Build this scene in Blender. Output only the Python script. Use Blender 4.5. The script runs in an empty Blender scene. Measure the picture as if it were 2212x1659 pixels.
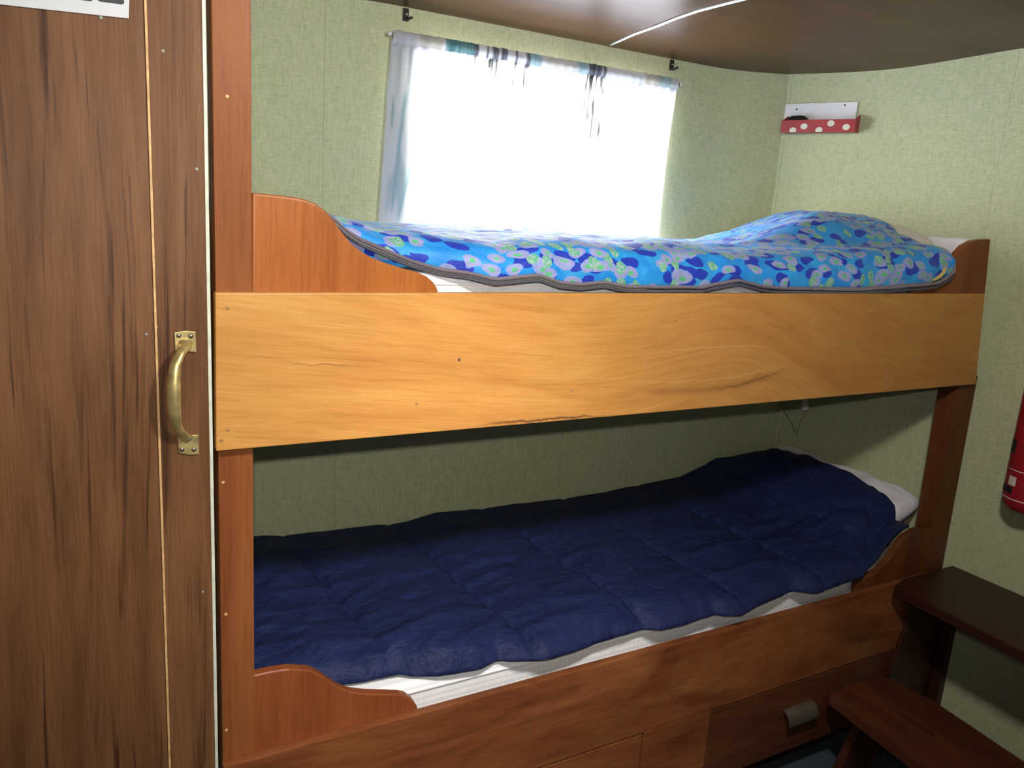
import bpy, bmesh, math, random
from mathutils import Vector, Matrix, noise as mnoise
from mathutils.bvhtree import BVHTree

random.seed(7)
scene = bpy.context.scene
COL = scene.collection

# ------------------------------------------------------------------ camera
W, H, F = 2212.0, 1659.0, 1714.5
CAM = Vector((-0.197, -1.239, 1.483))
ROT = Matrix(((0.8711227953988259, 0.0499375460115975, -0.48851951530606735),
              (-0.4866514247409578, 0.22087163290237027, -0.8452136490714265),
              (0.065692207560191, 0.974023594825803, 0.21670849219282712)))
cam_data = bpy.data.cameras.new('camera')
cam_data.sensor_fit = 'HORIZONTAL'
cam_data.sensor_width = 36.0
cam_data.lens = F / W * 36.0
cam_data.clip_start = 0.02
cam = bpy.data.objects.new('camera', cam_data)
cam.matrix_world = Matrix.Translation(CAM) @ ROT.to_4x4()
COL.objects.link(cam)
scene.camera = cam

# ------------------------------------------------------------------ view, world, lights
scene.view_settings.view_transform = 'Standard'
scene.view_settings.look = 'None'
scene.view_settings.gamma = 1.0
scene.view_settings.use_curve_mapping = False
scene.view_settings.exposure = 0.0

world = bpy.data.worlds.new('world')
scene.world = world
world.use_nodes = True
wbg = world.node_tree.nodes['Background']
wbg.inputs[0].default_value = (1.0, 0.97, 0.93, 1)
wbg.inputs[1].default_value = 0.08


def light(name, typ, loc, energy, color=(1, 1, 1), target=None, **kw):
    d = bpy.data.lights.new(name, typ)
    d.energy = energy
    d.color = color
    for k, v in kw.items():
        setattr(d, k, v)
    o = bpy.data.objects.new(name, d)
    o.location = loc
    if target is not None:
        o.rotation_euler = (Vector(target) - Vector(loc)).to_track_quat('-Z', 'Y').to_euler()
    COL.objects.link(o)
    return o


# the camera's own flash, a few centimetres above the lens
flash_pos = CAM + Vector((0.0, 0.0, 0.07))
light('camera_flash', 'SPOT', flash_pos, 39, (1.0, 0.97, 0.93),
      target=flash_pos + ROT @ Vector((-0.12, 0.0, -1)), shadow_soft_size=0.012,
      spot_size=math.radians(96), spot_blend=1.0)
# overcast sky outside the cabin window
light('window_sky', 'AREA', (1.05, 1.35, 1.75), 350, (0.93, 0.97, 1.0),
      target=(1.05, 0.8, 1.55), shape='RECTANGLE', size=1.6, size_y=1.1)
# ceiling lamp of the cabin, in front of the bunks and above the camera
light('cabin_ceiling_lamp', 'POINT', (0.42, -0.90, 1.91), 46, (1.0, 0.98, 0.95), shadow_soft_size=0.06)
# unseen fill spot added to brighten the foot end of the lower bunk
light('lower_bunk_fill_spot', 'SPOT', (0.25, -0.95, 1.91), 48, (1.0, 0.98, 0.96),
      target=(0.52, 0.05, 0.50), shadow_soft_size=0.05,
      spot_size=math.radians(54), spot_blend=1.0)

# ------------------------------------------------------------------ pixel -> place helpers


def ray(px, py):
    return ROT @ Vector((px - W / 2, -(py - H / 2), -F))


def at_y(px, py, y=0.0):
    r = ray(px, py)
    return CAM + r * ((y - CAM.y) / r.y)


def at_x(px, py, x=2.03):
    r = ray(px, py)
    return CAM + r * ((x - CAM.x) / r.x)


def at_z(px, py, z):
    r = ray(px, py)
    return CAM + r * ((z - CAM.z) / r.z)


def lerp(a, b, t):
    return a + (b - a) * t


def curve1(pts, x):
    if x <= pts[0][0]:
        return pts[0][1]
    for (x0, y0), (x1, y1) in zip(pts, pts[1:]):
        if x <= x1:
            t = (x - x0) / max(x1 - x0, 1e-9)
            return y0 + (y1 - y0) * t
    return pts[-1][1]


def smooth1(pts, x, w=0.03):
    return sum(curve1(pts, x + d * w) for d in (-1, -.5, 0, .5, 1)) / 5.0


def sstep(a, b, x):
    t = min(1.0, max(0.0, (x - a) / (b - a)))
    return t * t * (3 - 2 * t)


def nz(x, y, z=0.0):
    return mnoise.noise(Vector((x, y, z)))


# ------------------------------------------------------------------ object helpers
ORI = {}


def props(o, label=None, cat=None, group=None, kind=None):
    if label:
        o['label'] = label
    if cat:
        o['category'] = cat
    if group:
        o['group'] = group
    if kind:
        o['kind'] = kind
    return o


def thing(name, loc, label, cat, group=None, kind=None):
    o = bpy.data.objects.new(name, None)
    o.empty_display_size = 0.05
    o.location = loc
    COL.objects.link(o)
    ORI[o] = Vector(loc)
    return props(o, label, cat, group, kind)


def finish(name, bm, mat, parent=None, origin=None, smooth=False, angle=None):
    """turn a bmesh in world coordinates into one linked object"""
    if parent is not None:
        org = ORI[parent]
    else:
        org = Vector(origin) if origin is not None else Vector((0, 0, 0))
    bmesh.ops.translate(bm, verts=bm.verts, vec=-org)
    bmesh.ops.recalc_face_normals(bm, faces=bm.faces)
    me = bpy.data.meshes.new(name)
    bm.to_mesh(me)
    bm.free()
    me.materials.append(mat)
    if smooth:
        for p in me.polygons:
            p.use_smooth = True
        if angle:
            me.set_sharp_from_angle(angle=math.radians(angle))
    o = bpy.data.objects.new(name, me)
    COL.objects.link(o)
    ORI[o] = org
    if parent is not None:
        o.parent = parent
    else:
        o.location = org
    return o


def bevel_all(bm, w, seg=2, ang=25):
    if w <= 0:
        return
    es = [e for e in bm.edges if len(e.link_faces) == 2 and e.calc_face_angle(0) > math.radians(ang)]
    bmesh.ops.bevel(bm, geom=es, offset=w, segments=seg, profile=0.6, affect='EDGES', clamp_overlap=True)


def bm_box(x0, x1, y0, y1, z0, z1, bev=0.0, seg=2, bm=None):
    b = bmesh.new()
    vs = [b.verts.new((x, y, z)) for x in (x0, x1) for y in (y0, y1) for z in (z0, z1)]
    for f in ((0, 1, 3, 2), (4, 6, 7, 5), (0, 4, 5, 1), (2, 3, 7, 6), (0, 2, 6, 4), (1, 5, 7, 3)):
        b.faces.new([vs[i] for i in f])
    bmesh.ops.recalc_face_normals(b, faces=b.faces)
    bevel_all(b, bev, seg)
    if bm is None:
        return b
    join(bm, b)
    return bm


def join(dst, src):
    m = {}
    for v in src.verts:
        m[v] = dst.verts.new(v.co)
    for f in src.faces:
        try:
            dst.faces.new([m[v] for v in f.verts])
        except ValueError:
            pass
    src.free()


def bm_prism(pts, vec, bev=0.0, seg=2, hole=None, ang=25):
    """extrude a closed outline of 3D points along vec (optionally with a hole)"""
    b = bmesh.new()
    loops = [pts] + ([hole] if hole else [])
    if hole:
        es = []
        for lp in loops:
            vs = [b.verts.new(p) for p in lp]
            es += [b.edges.new((vs[i], vs[(i + 1) % len(vs)])) for i in range(len(vs))]
        bmesh.ops.triangle_fill(b, use_beauty=True, use_dissolve=False, edges=es)
        fs = list(b.faces)
    else:
        fs = [b.faces.new([b.verts.new(p) for p in pts])]
    r = bmesh.ops.extrude_face_region(b, geom=fs, use_keep_orig=True)
    bmesh.ops.translate(b, verts=[g for g in r['geom'] if isinstance(g, bmesh.types.BMVert)], vec=Vector(vec))
    if hole:
        pass
    bmesh.ops.recalc_face_normals(b, faces=b.faces)
    bevel_all(b, bev, seg, ang)
    return b


def bm_tube(path, rad, seg=12, cap=True, flat=1.0):
    """sweep a circle along a polyline; rad is a number or list"""
    b = bmesh.new()
    n = len(path)
    P = [Vector(p) for p in path]
    R = rad if isinstance(rad, (list, tuple)) else [rad] * n
    rings = []
    up = None
    for i in range(n):
        t = (P[min(i + 1, n - 1)] - P[max(i - 1, 0)]).normalized()
        if up is None:
            up = Vector((0, 0, 1)) if abs(t.z) < 0.9 else Vector((0, 1, 0))
        s = t.cross(up)
        if s.length < 1e-6:
            s = t.orthogonal()
        s.normalize()
        up = s.cross(t).normalized()
        rings.append([b.verts.new(P[i] + (s * math.cos(a) + up * math.sin(a) * flat) * R[i])
                      for a in [2 * math.pi * k / seg for k in range(seg)]])
    for r0, r1 in zip(rings, rings[1:]):
        for k in range(seg):
            b.faces.new((r0[k], r0[(k + 1) % seg], r1[(k + 1) % seg], r1[k]))
    if cap:
        b.faces.new(rings[0][::-1])
        b.faces.new(rings[-1])
    return b


def bm_lathe(prof, center, axis=Vector((0, 0, 1)), seg=32):
    """prof: list of (radius, height along axis)"""
    b = bmesh.new()
    ax = axis.normalized()
    s = ax.orthogonal().normalized()
    t = ax.cross(s)
    c = Vector(center)
    rings = []
    for r, h in prof:
        if r < 1e-6:
            rings.append([b.verts.new(c + ax * h)])
        else:
            rings.append([b.verts.new(c + ax * h + (s * math.cos(a) + t * math.sin(a)) * r)
                          for a in [2 * math.pi * k / seg for k in range(seg)]])
    for r0, r1 in zip(rings, rings[1:]):
        for k in range(seg):
            k2 = (k + 1) % seg
            if len(r0) == 1 and len(r1) == 1:
                continue
            if len(r0) == 1:
                b.faces.new((r0[0], r1[k2], r1[k]))
            elif len(r1) == 1:
                b.faces.new((r0[k], r0[k2], r1[0]))
            else:
                b.faces.new((r0[k], r0[k2], r1[k2], r1[k]))
    return b


def bm_grid(nu, nv, fn):
    b = bmesh.new()
    vs = [[b.verts.new(fn(i / nu, j / nv)) for j in range(nv + 1)] for i in range(nu + 1)]
    for i in range(nu):
        for j in range(nv):
            b.faces.new((vs[i][j], vs[i + 1][j], vs[i + 1][j + 1], vs[i][j + 1]))
    return b, vs


# ------------------------------------------------------------------ materials


class NT:
    def __init__(self, name):
        self.m = bpy.data.materials.new(name)
        self.m.use_nodes = True
        self.t = self.m.node_tree
        self.t.nodes.clear()
        self.out = self.t.nodes.new('ShaderNodeOutputMaterial')

    def n(self, typ, **kw):
        nd = self.t.nodes.new(typ)
        for k, v in kw.items():
            setattr(nd, k, v)
        return nd

    def l(self, a, b):
        self.t.links.new(a, b)

    def put(self, nd, key, v):
        s = nd.inputs[key]
        if isinstance(v, bpy.types.NodeSocket):
            self.l(v, s)
        else:
            s.default_value = v

    def coord(self, which='Object', scale=(1, 1, 1), loc=(0, 0, 0), rot=(0, 0, 0)):
        tc = self.n('ShaderNodeTexCoord')
        mp = self.n('ShaderNodeMapping')
        self.l(tc.outputs[which], mp.inputs['Vector'])
        mp.inputs['Scale'].default_value = scale
        mp.inputs['Location'].default_value = loc
        mp.inputs['Rotation'].default_value = rot
        return mp.outputs['Vector']

    def noise(self, vec, scale, detail=3, rough=0.5, dist=0.0, out='Fac'):
        nd = self.n('ShaderNodeTexNoise')
        self.l(vec, nd.inputs['Vector'])
        nd.inputs['Scale'].default_value = scale
        nd.inputs['Detail'].default_value = detail
        nd.inputs['Roughness'].default_value = rough
        nd.inputs['Distortion'].default_value = dist
        return nd.outputs[out]

    def ramp(self, fac, stops, interp='LINEAR'):
        nd = self.n('ShaderNodeValToRGB')
        self.l(fac, nd.inputs['Fac'])
        cr = nd.color_ramp
        cr.interpolation = interp
        while len(cr.elements) > len(stops):
            cr.elements.remove(cr.elements[-1])
        while len(cr.elements) < len(stops):
            cr.elements.new(0.5)
        for e, (p, c) in zip(cr.elements, stops):
            e.position = p
            e.color = (*c, 1) if len(c) == 3 else c
        return nd.outputs['Color']

    def mix(self, fac, a, b, mode='MIX'):
        nd = self.n('ShaderNodeMix', data_type='RGBA', blend_type=mode)
        self.put(nd, 0, fac)
        for key, v in ((6, a), (7, b)):
            if isinstance(v, bpy.types.NodeSocket):
                self.l(v, nd.inputs[key])
            else:
                nd.inputs[key].default_value = (*v, 1) if len(v) == 3 else v
        return nd.outputs[2]

    def math(self, op, a, b=0.0, c=None):
        nd = self.n('ShaderNodeMath', operation=op)
        self.put(nd, 0, a)
        self.put(nd, 1, b)
        if c is not None:
            self.put(nd, 2, c)
        return nd.outputs[0]

    def bump(self, h, strength=0.3, dist=0.01):
        nd = self.n('ShaderNodeBump')
        nd.inputs['Strength'].default_value = strength
        nd.inputs['Distance'].default_value = dist
        self.l(h, nd.inputs['Height'])
        return nd.outputs['Normal']

    def bsdf(self, color, rough=0.5, metal=0.0, normal=None, **kw):
        nd = self.n('ShaderNodeBsdfPrincipled')
        if isinstance(color, bpy.types.NodeSocket):
            self.l(color, nd.inputs['Base Color'])
        else:
            nd.inputs['Base Color'].default_value = (*color, 1)
        self.put(nd, 'Roughness', rough)
        nd.inputs['Metallic'].default_value = metal
        if normal is not None:
            self.l(normal, nd.inputs['Normal'])
        for k, v in kw.items():
            nd.inputs[k].default_value = v
        self.l(nd.outputs[0], self.out.inputs['Surface'])
        return nd


def plain(name, color, rough=0.5, metal=0.0, var=0.12, scale=30, bump=0.05, **kw):
    t = NT(name)
    v = t.coord()
    n1 = t.noise(v, scale, 4)
    dark = tuple(c * (1 - var) for c in color)
    lite = tuple(min(1, c * (1 + var)) for c in color)
    col = t.ramp(n1, [(0.3, dark), (0.7, lite)])
    t.bsdf(col, rough, metal, t.bump(n1, bump, 0.002), **kw)
    return t.m


def wood(name, light_c, mid_c, dark_c, axis='x', fig=2.2, stretch=9.0, fine=70.0, rough=0.4, warp=1.2,
         fine_amt=0.35, off=(0, 0, 0), bump=0.08, spec=0.3):
    """grain runs along axis"""
    t = NT(name)
    sc = [1.0, 1.0, 1.0]
    sc['xyz'.index(axis)] = 1.0 / stretch
    v = t.coord(scale=tuple(sc), loc=off)
    # wavy figure
    wv = t.noise(v, fig * 1.5, 2, 0.5, out='Color')
    vm = t.n('ShaderNodeVectorMath', operation='MULTIPLY_ADD')
    t.l(wv, vm.inputs[0])
    vm.inputs[1].default_value = (0.12 * warp,) * 3
    t.l(v, vm.inputs[2])
    n1 = t.noise(vm.outputs[0], fig * 4, 6, 0.6, 0.6)
    base = t.ramp(n1, [(0.28, dark_c), (0.47, mid_c), (0.68, light_c)])
    sc2 = [1.0, 1.0, 1.0]
    sc2['xyz'.index(axis)] = 1.0 / (stretch * 2.5)
    v2 = t.coord(scale=tuple(sc2), loc=off)
    n2 = t.noise(v2, fine * 3, 5, 0.65, 0.2)
    lines = t.ramp(n2, [(0.36, (0.45, 0.40, 0.36)), (0.52, (1, 1, 1))])
    col = t.mix(fine_amt, base, lines, 'MULTIPLY')
    rr = t.math('MULTIPLY_ADD', n2, 0.18, rough - 0.09)
    nd = t.bsdf(col, rr, 0.0, t.bump(n2, bump, 0.002))
    nd.inputs['Specular IOR Level'].default_value = spec
    return t.m


M = {}


def board_mat():
    """honey plywood with soft rotary figure, a knot swirl, a split and a scuffed lower edge"""
    t = NT('honey_plywood')
    sep = t.n('ShaderNodeSeparateXYZ')
    obj_c = t.coord()
    t.l(obj_c, sep.inputs[0])
    X, Z = sep.outputs[0], sep.outputs[2]
    # grain drifts downhill to the right on the left half and swirls round the knot on the right
    d1 = t.math('MULTIPLY', t.math('ADD', X, 0.2), 0.12)
    gx = t.math('SUBTRACT', X, 0.10)
    hump = t.math('EXPONENT', t.math('MULTIPLY', t.math('MULTIPLY', gx, gx), -14.0))
    zz = t.math('ADD', Z, t.math('SUBTRACT', d1, t.math('MULTIPLY', hump, 0.09)))
    cb = t.n('ShaderNodeCombineXYZ')
    t.l(X, cb.inputs[0])
    t.l(sep.outputs[1], cb.inputs[1])
    t.l(zz, cb.inputs[2])

    def mapped(sx, sz, lx=0.0):
        mp = t.n('ShaderNodeMapping')
        t.l(cb.outputs[0], mp.inputs['Vector'])
        mp.inputs['Scale'].default_value = (sx, 1, sz)
        mp.inputs['Location'].default_value = (lx, 0, 0)
        return mp.outputs[0]
    n1 = t.noise(mapped(0.22, 1.0), 9, 5, 0.6, 0.5)
    col = t.ramp(n1, [(0.30, (0.50, 0.215, 0.052)), (0.48, (0.60, 0.285, 0.072)), (0.68, (0.66, 0.345, 0.098))])
    n2 = t.noise(mapped(0.05, 1.0, 3.0), 120, 4, 0.65, 0.3)
    col = t.mix(0.30, col, t.ramp(n2, [(0.36, (0.66, 0.58, 0.50)), (0.52, (1, 1, 1))]), 'MULTIPLY')
    n3 = t.noise(mapped(0.03, 1.0, 5.0), 420, 3, 0.6)
    col = t.mix(0.25, col, t.ramp(n3, [(0.36, (0.62, 0.52, 0.42)), (0.55, (1, 1, 1))]), 'MULTIPLY')
    # darker heartwood figure round the knot
    n4 = t.noise(mapped(0.35, 1.4, 9.0), 13, 4, 0.6, 1.0)
    zone = t.math('EXPONENT', t.math('MULTIPLY', t.math('MULTIPLY', t.math('SUBTRACT', X, 0.50), t.math('SUBTRACT', X, 0.50)), -3.2))
    k = t.math('MULTIPLY', zone, t.math('MULTIPLY', n4, 1.15))
    col = t.mix(k, col, (0.36, 0.15, 0.04), 'MIX')
    wob = t.noise(mapped(1.0, 1.0, 2.0), 30, 3, 0.6)

    def streak(x0, x1, z0, a, bq, wdt, colr, amt):
        nonlocal col
        dx = t.math('SUBTRACT', X, x0)
        zc = t.math('ADD', t.math('ADD', t.math('MULTIPLY', dx, a), t.math('MULTIPLY', t.math('MULTIPLY', dx, dx), bq)), z0)
        zc = t.math('ADD', zc, t.math('MULTIPLY', t.math('SUBTRACT', wob, 0.5), 0.012))
        q = t.math('DIVIDE', t.math('SUBTRACT', Z, zc), wdt)
        m = t.math('EXPONENT', t.math('MULTIPLY', t.math('MULTIPLY', q, q), -1.0))
        fade = t.math('MULTIPLY', t.math('MINIMUM', t.math('MULTIPLY', t.math('MAXIMUM', dx, 0.0), 12.0), 1.0),
                      t.math('MINIMUM', t.math('MULTIPLY', t.math('MAXIMUM', t.math('SUBTRACT', x1, X), 0.0), 12.0), 1.0))
        m = t.math('MULTIPLY', t.math('MULTIPLY', m, fade), amt)
        col = t.mix(m, col, colr)
    xo = -0.97
    streak(0.09 + xo, 0.245 + xo, 1.227, -0.10, 0.0, 0.0009, (0.20, 0.07, 0.02), 0.9)
    streak(0.10 + xo, 0.20 + xo, 1.2285, -0.10, 0.0, 0.0012, (0.74, 0.45, 0.16), 0.8)
    streak(0.78 + xo, 1.24 + xo, 1.147, -0.165, 0.47, 0.008, (0.22, 0.085, 0.024), 0.45)
    streak(0.98 + xo, 1.235 + xo, 1.133, -0.02, 0.75, 0.0025, (0.16, 0.06, 0.02), 0.5)
    streak(0.80 + xo, 1.18 + xo, 1.214, 0.10, -0.22, 0.0018, (0.66, 0.38, 0.15), 0.4)
    streak(0.74 + xo, 1.22 + xo, 1.166, -0.12, 0.30, 0.0024, (0.66, 0.38, 0.15), 0.3)
    streak(1.12 + xo, 1.30 + xo, 1.23, 0.35, 0.0, 0.004, (0.3, 0.12, 0.035), 0.25)
    streak(0.43 + xo, 0.75 + xo, 1.0975, -0.006, 0.0, 0.0022, (0.10, 0.035, 0.015), 0.9)
    t.bsdf(col, t.math('MULTIPLY_ADD', n2, 0.15, 0.38), 0, t.bump(n3, 0.08, 0.001), **{'Specular IOR Level': 0.25})
    return t.m


M['board'] = board_mat()
M['rail'] = wood('red_brown_plywood', (0.31, 0.112, 0.036), (0.20, 0.06, 0.02), (0.10, 0.028, 0.011), 'x', fig=2.6, stretch=4, fine=40,
                 rough=0.36, warp=1.6, fine_amt=0.3, off=(3, 1, 2))
M['post'] = wood('varnished_post_wood', (0.29, 0.10, 0.032), (0.235, 0.075, 0.023), (0.165, 0.048, 0.016), 'z', fig=2.5, stretch=8, fine=60,
                 rough=0.42, spec=0.15, fine_amt=0.28, off=(1, 5, 0))
M['guard'] = wood('varnished_guard_wood', (0.41, 0.135, 0.030), (0.35, 0.108, 0.023), (0.28, 0.08, 0.017), 'z', fig=3, stretch=7, fine=60,
                  rough=0.34, fine_amt=0.25, off=(7, 2, 1))
M['post_shaded'] = wood('shaded_varnished_post_wood', (0.165, 0.055, 0.019), (0.13, 0.042, 0.014), (0.09, 0.028, 0.010), 'z', fig=2.5, stretch=8, fine=60,
                 rough=0.42, spec=0.15, fine_amt=0.28, off=(1, 5, 0))  # post wood with the weaker light at the right end put into its colour
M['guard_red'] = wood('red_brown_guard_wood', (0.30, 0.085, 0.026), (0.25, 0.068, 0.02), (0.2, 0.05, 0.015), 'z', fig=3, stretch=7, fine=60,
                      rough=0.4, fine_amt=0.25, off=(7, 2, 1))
M['rail_dark_shaded'] = wood('shaded_dark_red_brown_plywood', (0.15, 0.05, 0.02), (0.105, 0.033, 0.013), (0.06, 0.018, 0.008), 'x', fig=2.6, stretch=4, fine=40,
                      rough=0.4, warp=1.6, fine_amt=0.3, off=(3, 1, 2))  # darker right-hand board, its colour also lowered for the dim lower right light
M['dark'] = wood('dark_stained_wood', (0.052, 0.016, 0.008), (0.036, 0.011, 0.006), (0.022, 0.007, 0.004), 'y', fig=3, stretch=7, fine=60,
                 rough=0.4, fine_amt=0.35, off=(2, 2, 5))
M['pale_edge'] = plain('raw_plywood_edge', (0.62, 0.38, 0.16), 0.6, var=0.25, scale=60)
M['white_edge'] = plain('cream_painted_edge', (0.62, 0.65, 0.52), 0.5, var=0.15, scale=40)


def door_mat():
    t = NT('brown_wood_laminate')
    v = t.coord(scale=(1, 1, 0.10), loc=(1.3, 0, 0.4))
    wv = t.noise(v, 3.2, 2, 0.5, out='Color')
    vm = t.n('ShaderNodeVectorMath', operation='MULTIPLY_ADD')
    t.l(wv, vm.inputs[0])
    vm.inputs[1].default_value = (0.22, 0.0, 0.0)
    t.l(v, vm.inputs[2])
    n1 = t.noise(vm.outputs[0], 26, 5, 0.6, 0.3)
    base = t.ramp(n1, [(0.3, (0.110, 0.047, 0.020)), (0.5, (0.165, 0.074, 0.031)), (0.7, (0.215, 0.10, 0.043))])
    v2 = t.coord(scale=(1, 1, 0.03), loc=(0.3, 0, 0.4))
    vm2 = t.n('ShaderNodeVectorMath', operation='MULTIPLY_ADD')
    t.l(wv, vm2.inputs[0])
    vm2.inputs[1].default_value = (0.18, 0.0, 0.0)
    t.l(v2, vm2.inputs[2])
    n2 = t.noise(vm2.outputs[0], 75, 3, 0.55, 0.5)
    veins = t.ramp(n2, [(0.33, (0.30, 0.26, 0.24)), (0.43, (1, 1, 1))])
    col = t.mix(0.85, base, veins, 'MULTIPLY')
    n3 = t.noise(t.coord(scale=(1, 1, 0.03)), 380, 3, 0.6)
    col = t.mix(0.4, col, t.ramp(n3, [(0.35, (0.55, 0.5, 0.48)), (0.55, (1, 1, 1))]), 'MULTIPLY')
    t.bsdf(col, 0.5, 0, t.bump(n3, 0.1, 0.001), **{'Specular IOR Level': 0.16})
    return t.m


M['door'] = door_mat()


def ceiling_mat():
    t = NT('varnished_ceiling_panel')
    v = t.coord(scale=(0.12, 1, 1))
    n1 = t.noise(v, 9, 5, 0.6, 0.5)
    col = t.ramp(n1, [(0.3, (0.066, 0.031, 0.013)), (0.6, (0.098, 0.047, 0.020))])
    n2 = t.noise(t.coord(scale=(0.05, 1, 1)), 160, 3, 0.6)
    col = t.mix(0.3, col, t.ramp(n2, [(0.35, (0.6, 0.55, 0.5)), (0.6, (1, 1, 1))]), 'MULTIPLY')
    n3 = t.noise(t.coord(), 3.0, 3, 0.5)
    t.bsdf(col, t.math('MULTIPLY_ADD', n3, 0.08, 0.28), 0, None, **{'Specular IOR Level': 0.06})
    return t.m


M['ceiling'] = ceiling_mat()


def wallpaper(name, seams, axis):
    t = NT(name)
    h = t.noise(t.coord(scale=(0.12, 0.12, 1)), 420, 3, 0.6)
    vv = t.noise(t.coord(scale=(1, 1, 0.10)), 420, 3, 0.6)
    mottle = t.noise(t.coord(), 55, 4, 0.6)
    big = t.noise(t.coord(), 2.5, 2, 0.5)
    f = t.math('ADD', t.math('MULTIPLY', h, 0.5), t.math('MULTIPLY', vv, 0.5))
    col = t.ramp(f, [(0.40, (0.36, 0.40, 0.205)), (0.50, (0.50, 0.525, 0.30)), (0.60, (0.60, 0.62, 0.375))])
    col = t.mix(0.35, col, t.ramp(mottle, [(0.3, (0.40, 0.45, 0.25)), (0.7, (0.54, 0.52, 0.35))]))
    col = t.mix(0.15, col, t.ramp(big, [(0.3, (0.40, 0.44, 0.28)), (0.7, (0.54, 0.53, 0.31))]))
    sep = t.n('ShaderNodeSeparateXYZ')
    t.l(t.coord(), sep.inputs[0])
    for s in seams:
        d = t.math('ABSOLUTE', t.math('SUBTRACT', sep.outputs['XYZ'.index(axis)], s))
        k = t.math('LESS_THAN', d, 0.0013)
        col = t.mix(t.math('MULTIPLY', k, 0.28), col, (0.16, 0.17, 0.09))
    t.bsdf(col, 0.75, 0, t.bump(f, 0.22, 0.002))
    return t.m


M['paper_back'] = wallpaper('sage_linen_wallpaper', (0.40, 1.10, 1.364), 'X')
M['paper_right'] = wallpaper('sage_linen_wallpaper_end', (0.07, 0.738), 'Y')


def carpet():
    t = NT('blue_grey_carpet')
    n = t.noise(t.coord(), 500, 3, 0.7)
    t.bsdf(t.ramp(n, [(0.3, (0.025, 0.04, 0.05)), (0.7, (0.09, 0.12, 0.14))]), 0.95, 0, t.bump(n, 0.6, 0.004))
    return t.m


M['carpet'] = carpet()
M['nail'] = plain('dull_nail_head', (0.26, 0.28, 0.22), 0.5)
M['plug'] = plain('wood_filler', (0.34, 0.17, 0.06), 0.6)
M['knot'] = plain('dark_screw_hole', (0.10, 0.06, 0.035), 0.7)
M['stool'] = wood('dark_red_stool_wood', (0.115, 0.034, 0.014), (0.08, 0.024, 0.010), (0.05, 0.015, 0.008), 'y', fig=3, stretch=7, fine=60,
                  rough=0.4, fine_amt=0.35, off=(2, 2, 5))
M['white_paint'] = plain('white_painted_frame', (0.75, 0.75, 0.72), 0.4)
M['white_plastic'] = plain('white_plastic_strip', (0.82, 0.83, 0.80), 0.35, var=0.03)
M['brass'] = plain('aged_brass', (0.66, 0.52, 0.22), 0.36, 0.75, var=0.3, scale=60)
M['steel'] = plain('dull_screw_steel', (0.30, 0.26, 0.22), 0.4, 1.0)
M['chrome'] = plain('worn_nickel', (0.62, 0.56, 0.50), 0.25, 1.0)
M['pull'] = plain('worn_bright_pull_metal', (0.30, 0.245, 0.19), 0.34, 0.8)
M['black_metal'] = plain('blackened_metal', (0.03, 0.025, 0.022), 0.45, 0.3)
M['white_sign'] = plain('white_sign_plastic', (0.56, 0.57, 0.58), 0.4, var=0.03)
M['black_ink'] = plain('black_lettering', (0.012, 0.01, 0.014), 0.5)
M['red_paint'] = plain('red_rack_lacquer', (0.36, 0.028, 0.03), 0.4, var=0.1)
M['dot_paint'] = plain('cream_dot_paint', (0.66, 0.66, 0.50), 0.45, var=0.05)
M['rack_white'] = plain('white_rack_paint', (0.78, 0.77, 0.76), 0.45, var=0.04)
M['black_plastic'] = plain('black_plastic', (0.012, 0.014, 0.013), 0.4)
M['ext_red'] = plain('extinguisher_red', (0.30, 0.010, 0.018), 0.35, var=0.06)
M['label_cream'] = plain('cream_label', (0.62, 0.55, 0.44), 0.5)
M['lamp_white'] = plain('lamp_shade_white', (0.72, 0.70, 0.66), 0.4)
M['tape'] = plain('grey_zip_tape', (0.20, 0.165, 0.185), 0.75, var=0.2, scale=300, bump=0.2)
M['tape_dark'] = plain('dark_zip_tape', (0.075, 0.07, 0.085), 0.75, var=0.2, scale=300, bump=0.2)
M['teeth'] = plain('zip_teeth', (0.75, 0.72, 0.66), 0.3, 0.9)
M['tag'] = plain('yellow_pull_tab', (0.72, 0.55, 0.19), 0.6)


def mattress_mat(name, c):
    t = NT(name)
    v = t.coord()
    vo = t.n('ShaderNodeTexVoronoi', feature='F1')
    t.l(v, vo.inputs['Vector'])
    vo.inputs['Scale'].default_value = 75
    vo.inputs['Randomness'].default_value = 0.15
    n = t.noise(v, 9, 3)
    col = t.mix(0.6, c, t.ramp(vo.outputs['Distance'], [(0.1, (1, 1, 1)), (0.25, tuple(x * 0.95 for x in c))]))
    h = t.math('ADD', t.math('MULTIPLY', vo.outputs['Distance'], -0.6), t.math('MULTIPLY', n, 2.0))
    t.bsdf(col, 0.8, 0, t.bump(h, 0.35, 0.006))
    return t.m


M['mattress'] = mattress_mat('white_quilted_ticking', (0.90, 0.90, 0.90))


def linen(name, c):
    t = NT(name)
    n = t.noise(t.coord(), 14, 4, 0.6, 0.6)
    f = t.noise(t.coord(), 600, 2)
    t.bsdf(t.ramp(n, [(0.3, tuple(x * 0.93 for x in c)), (0.7, c)]), 0.85, 0,
           t.bump(t.math('MULTIPLY_ADD', f, 0.03, n), 0.35, 0.015))
    return t.m


M['pillow'] = linen('white_cotton', (0.86, 0.82, 0.84))
M['pillow_cream'] = linen('cream_cotton', (0.78, 0.72, 0.66))


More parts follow.
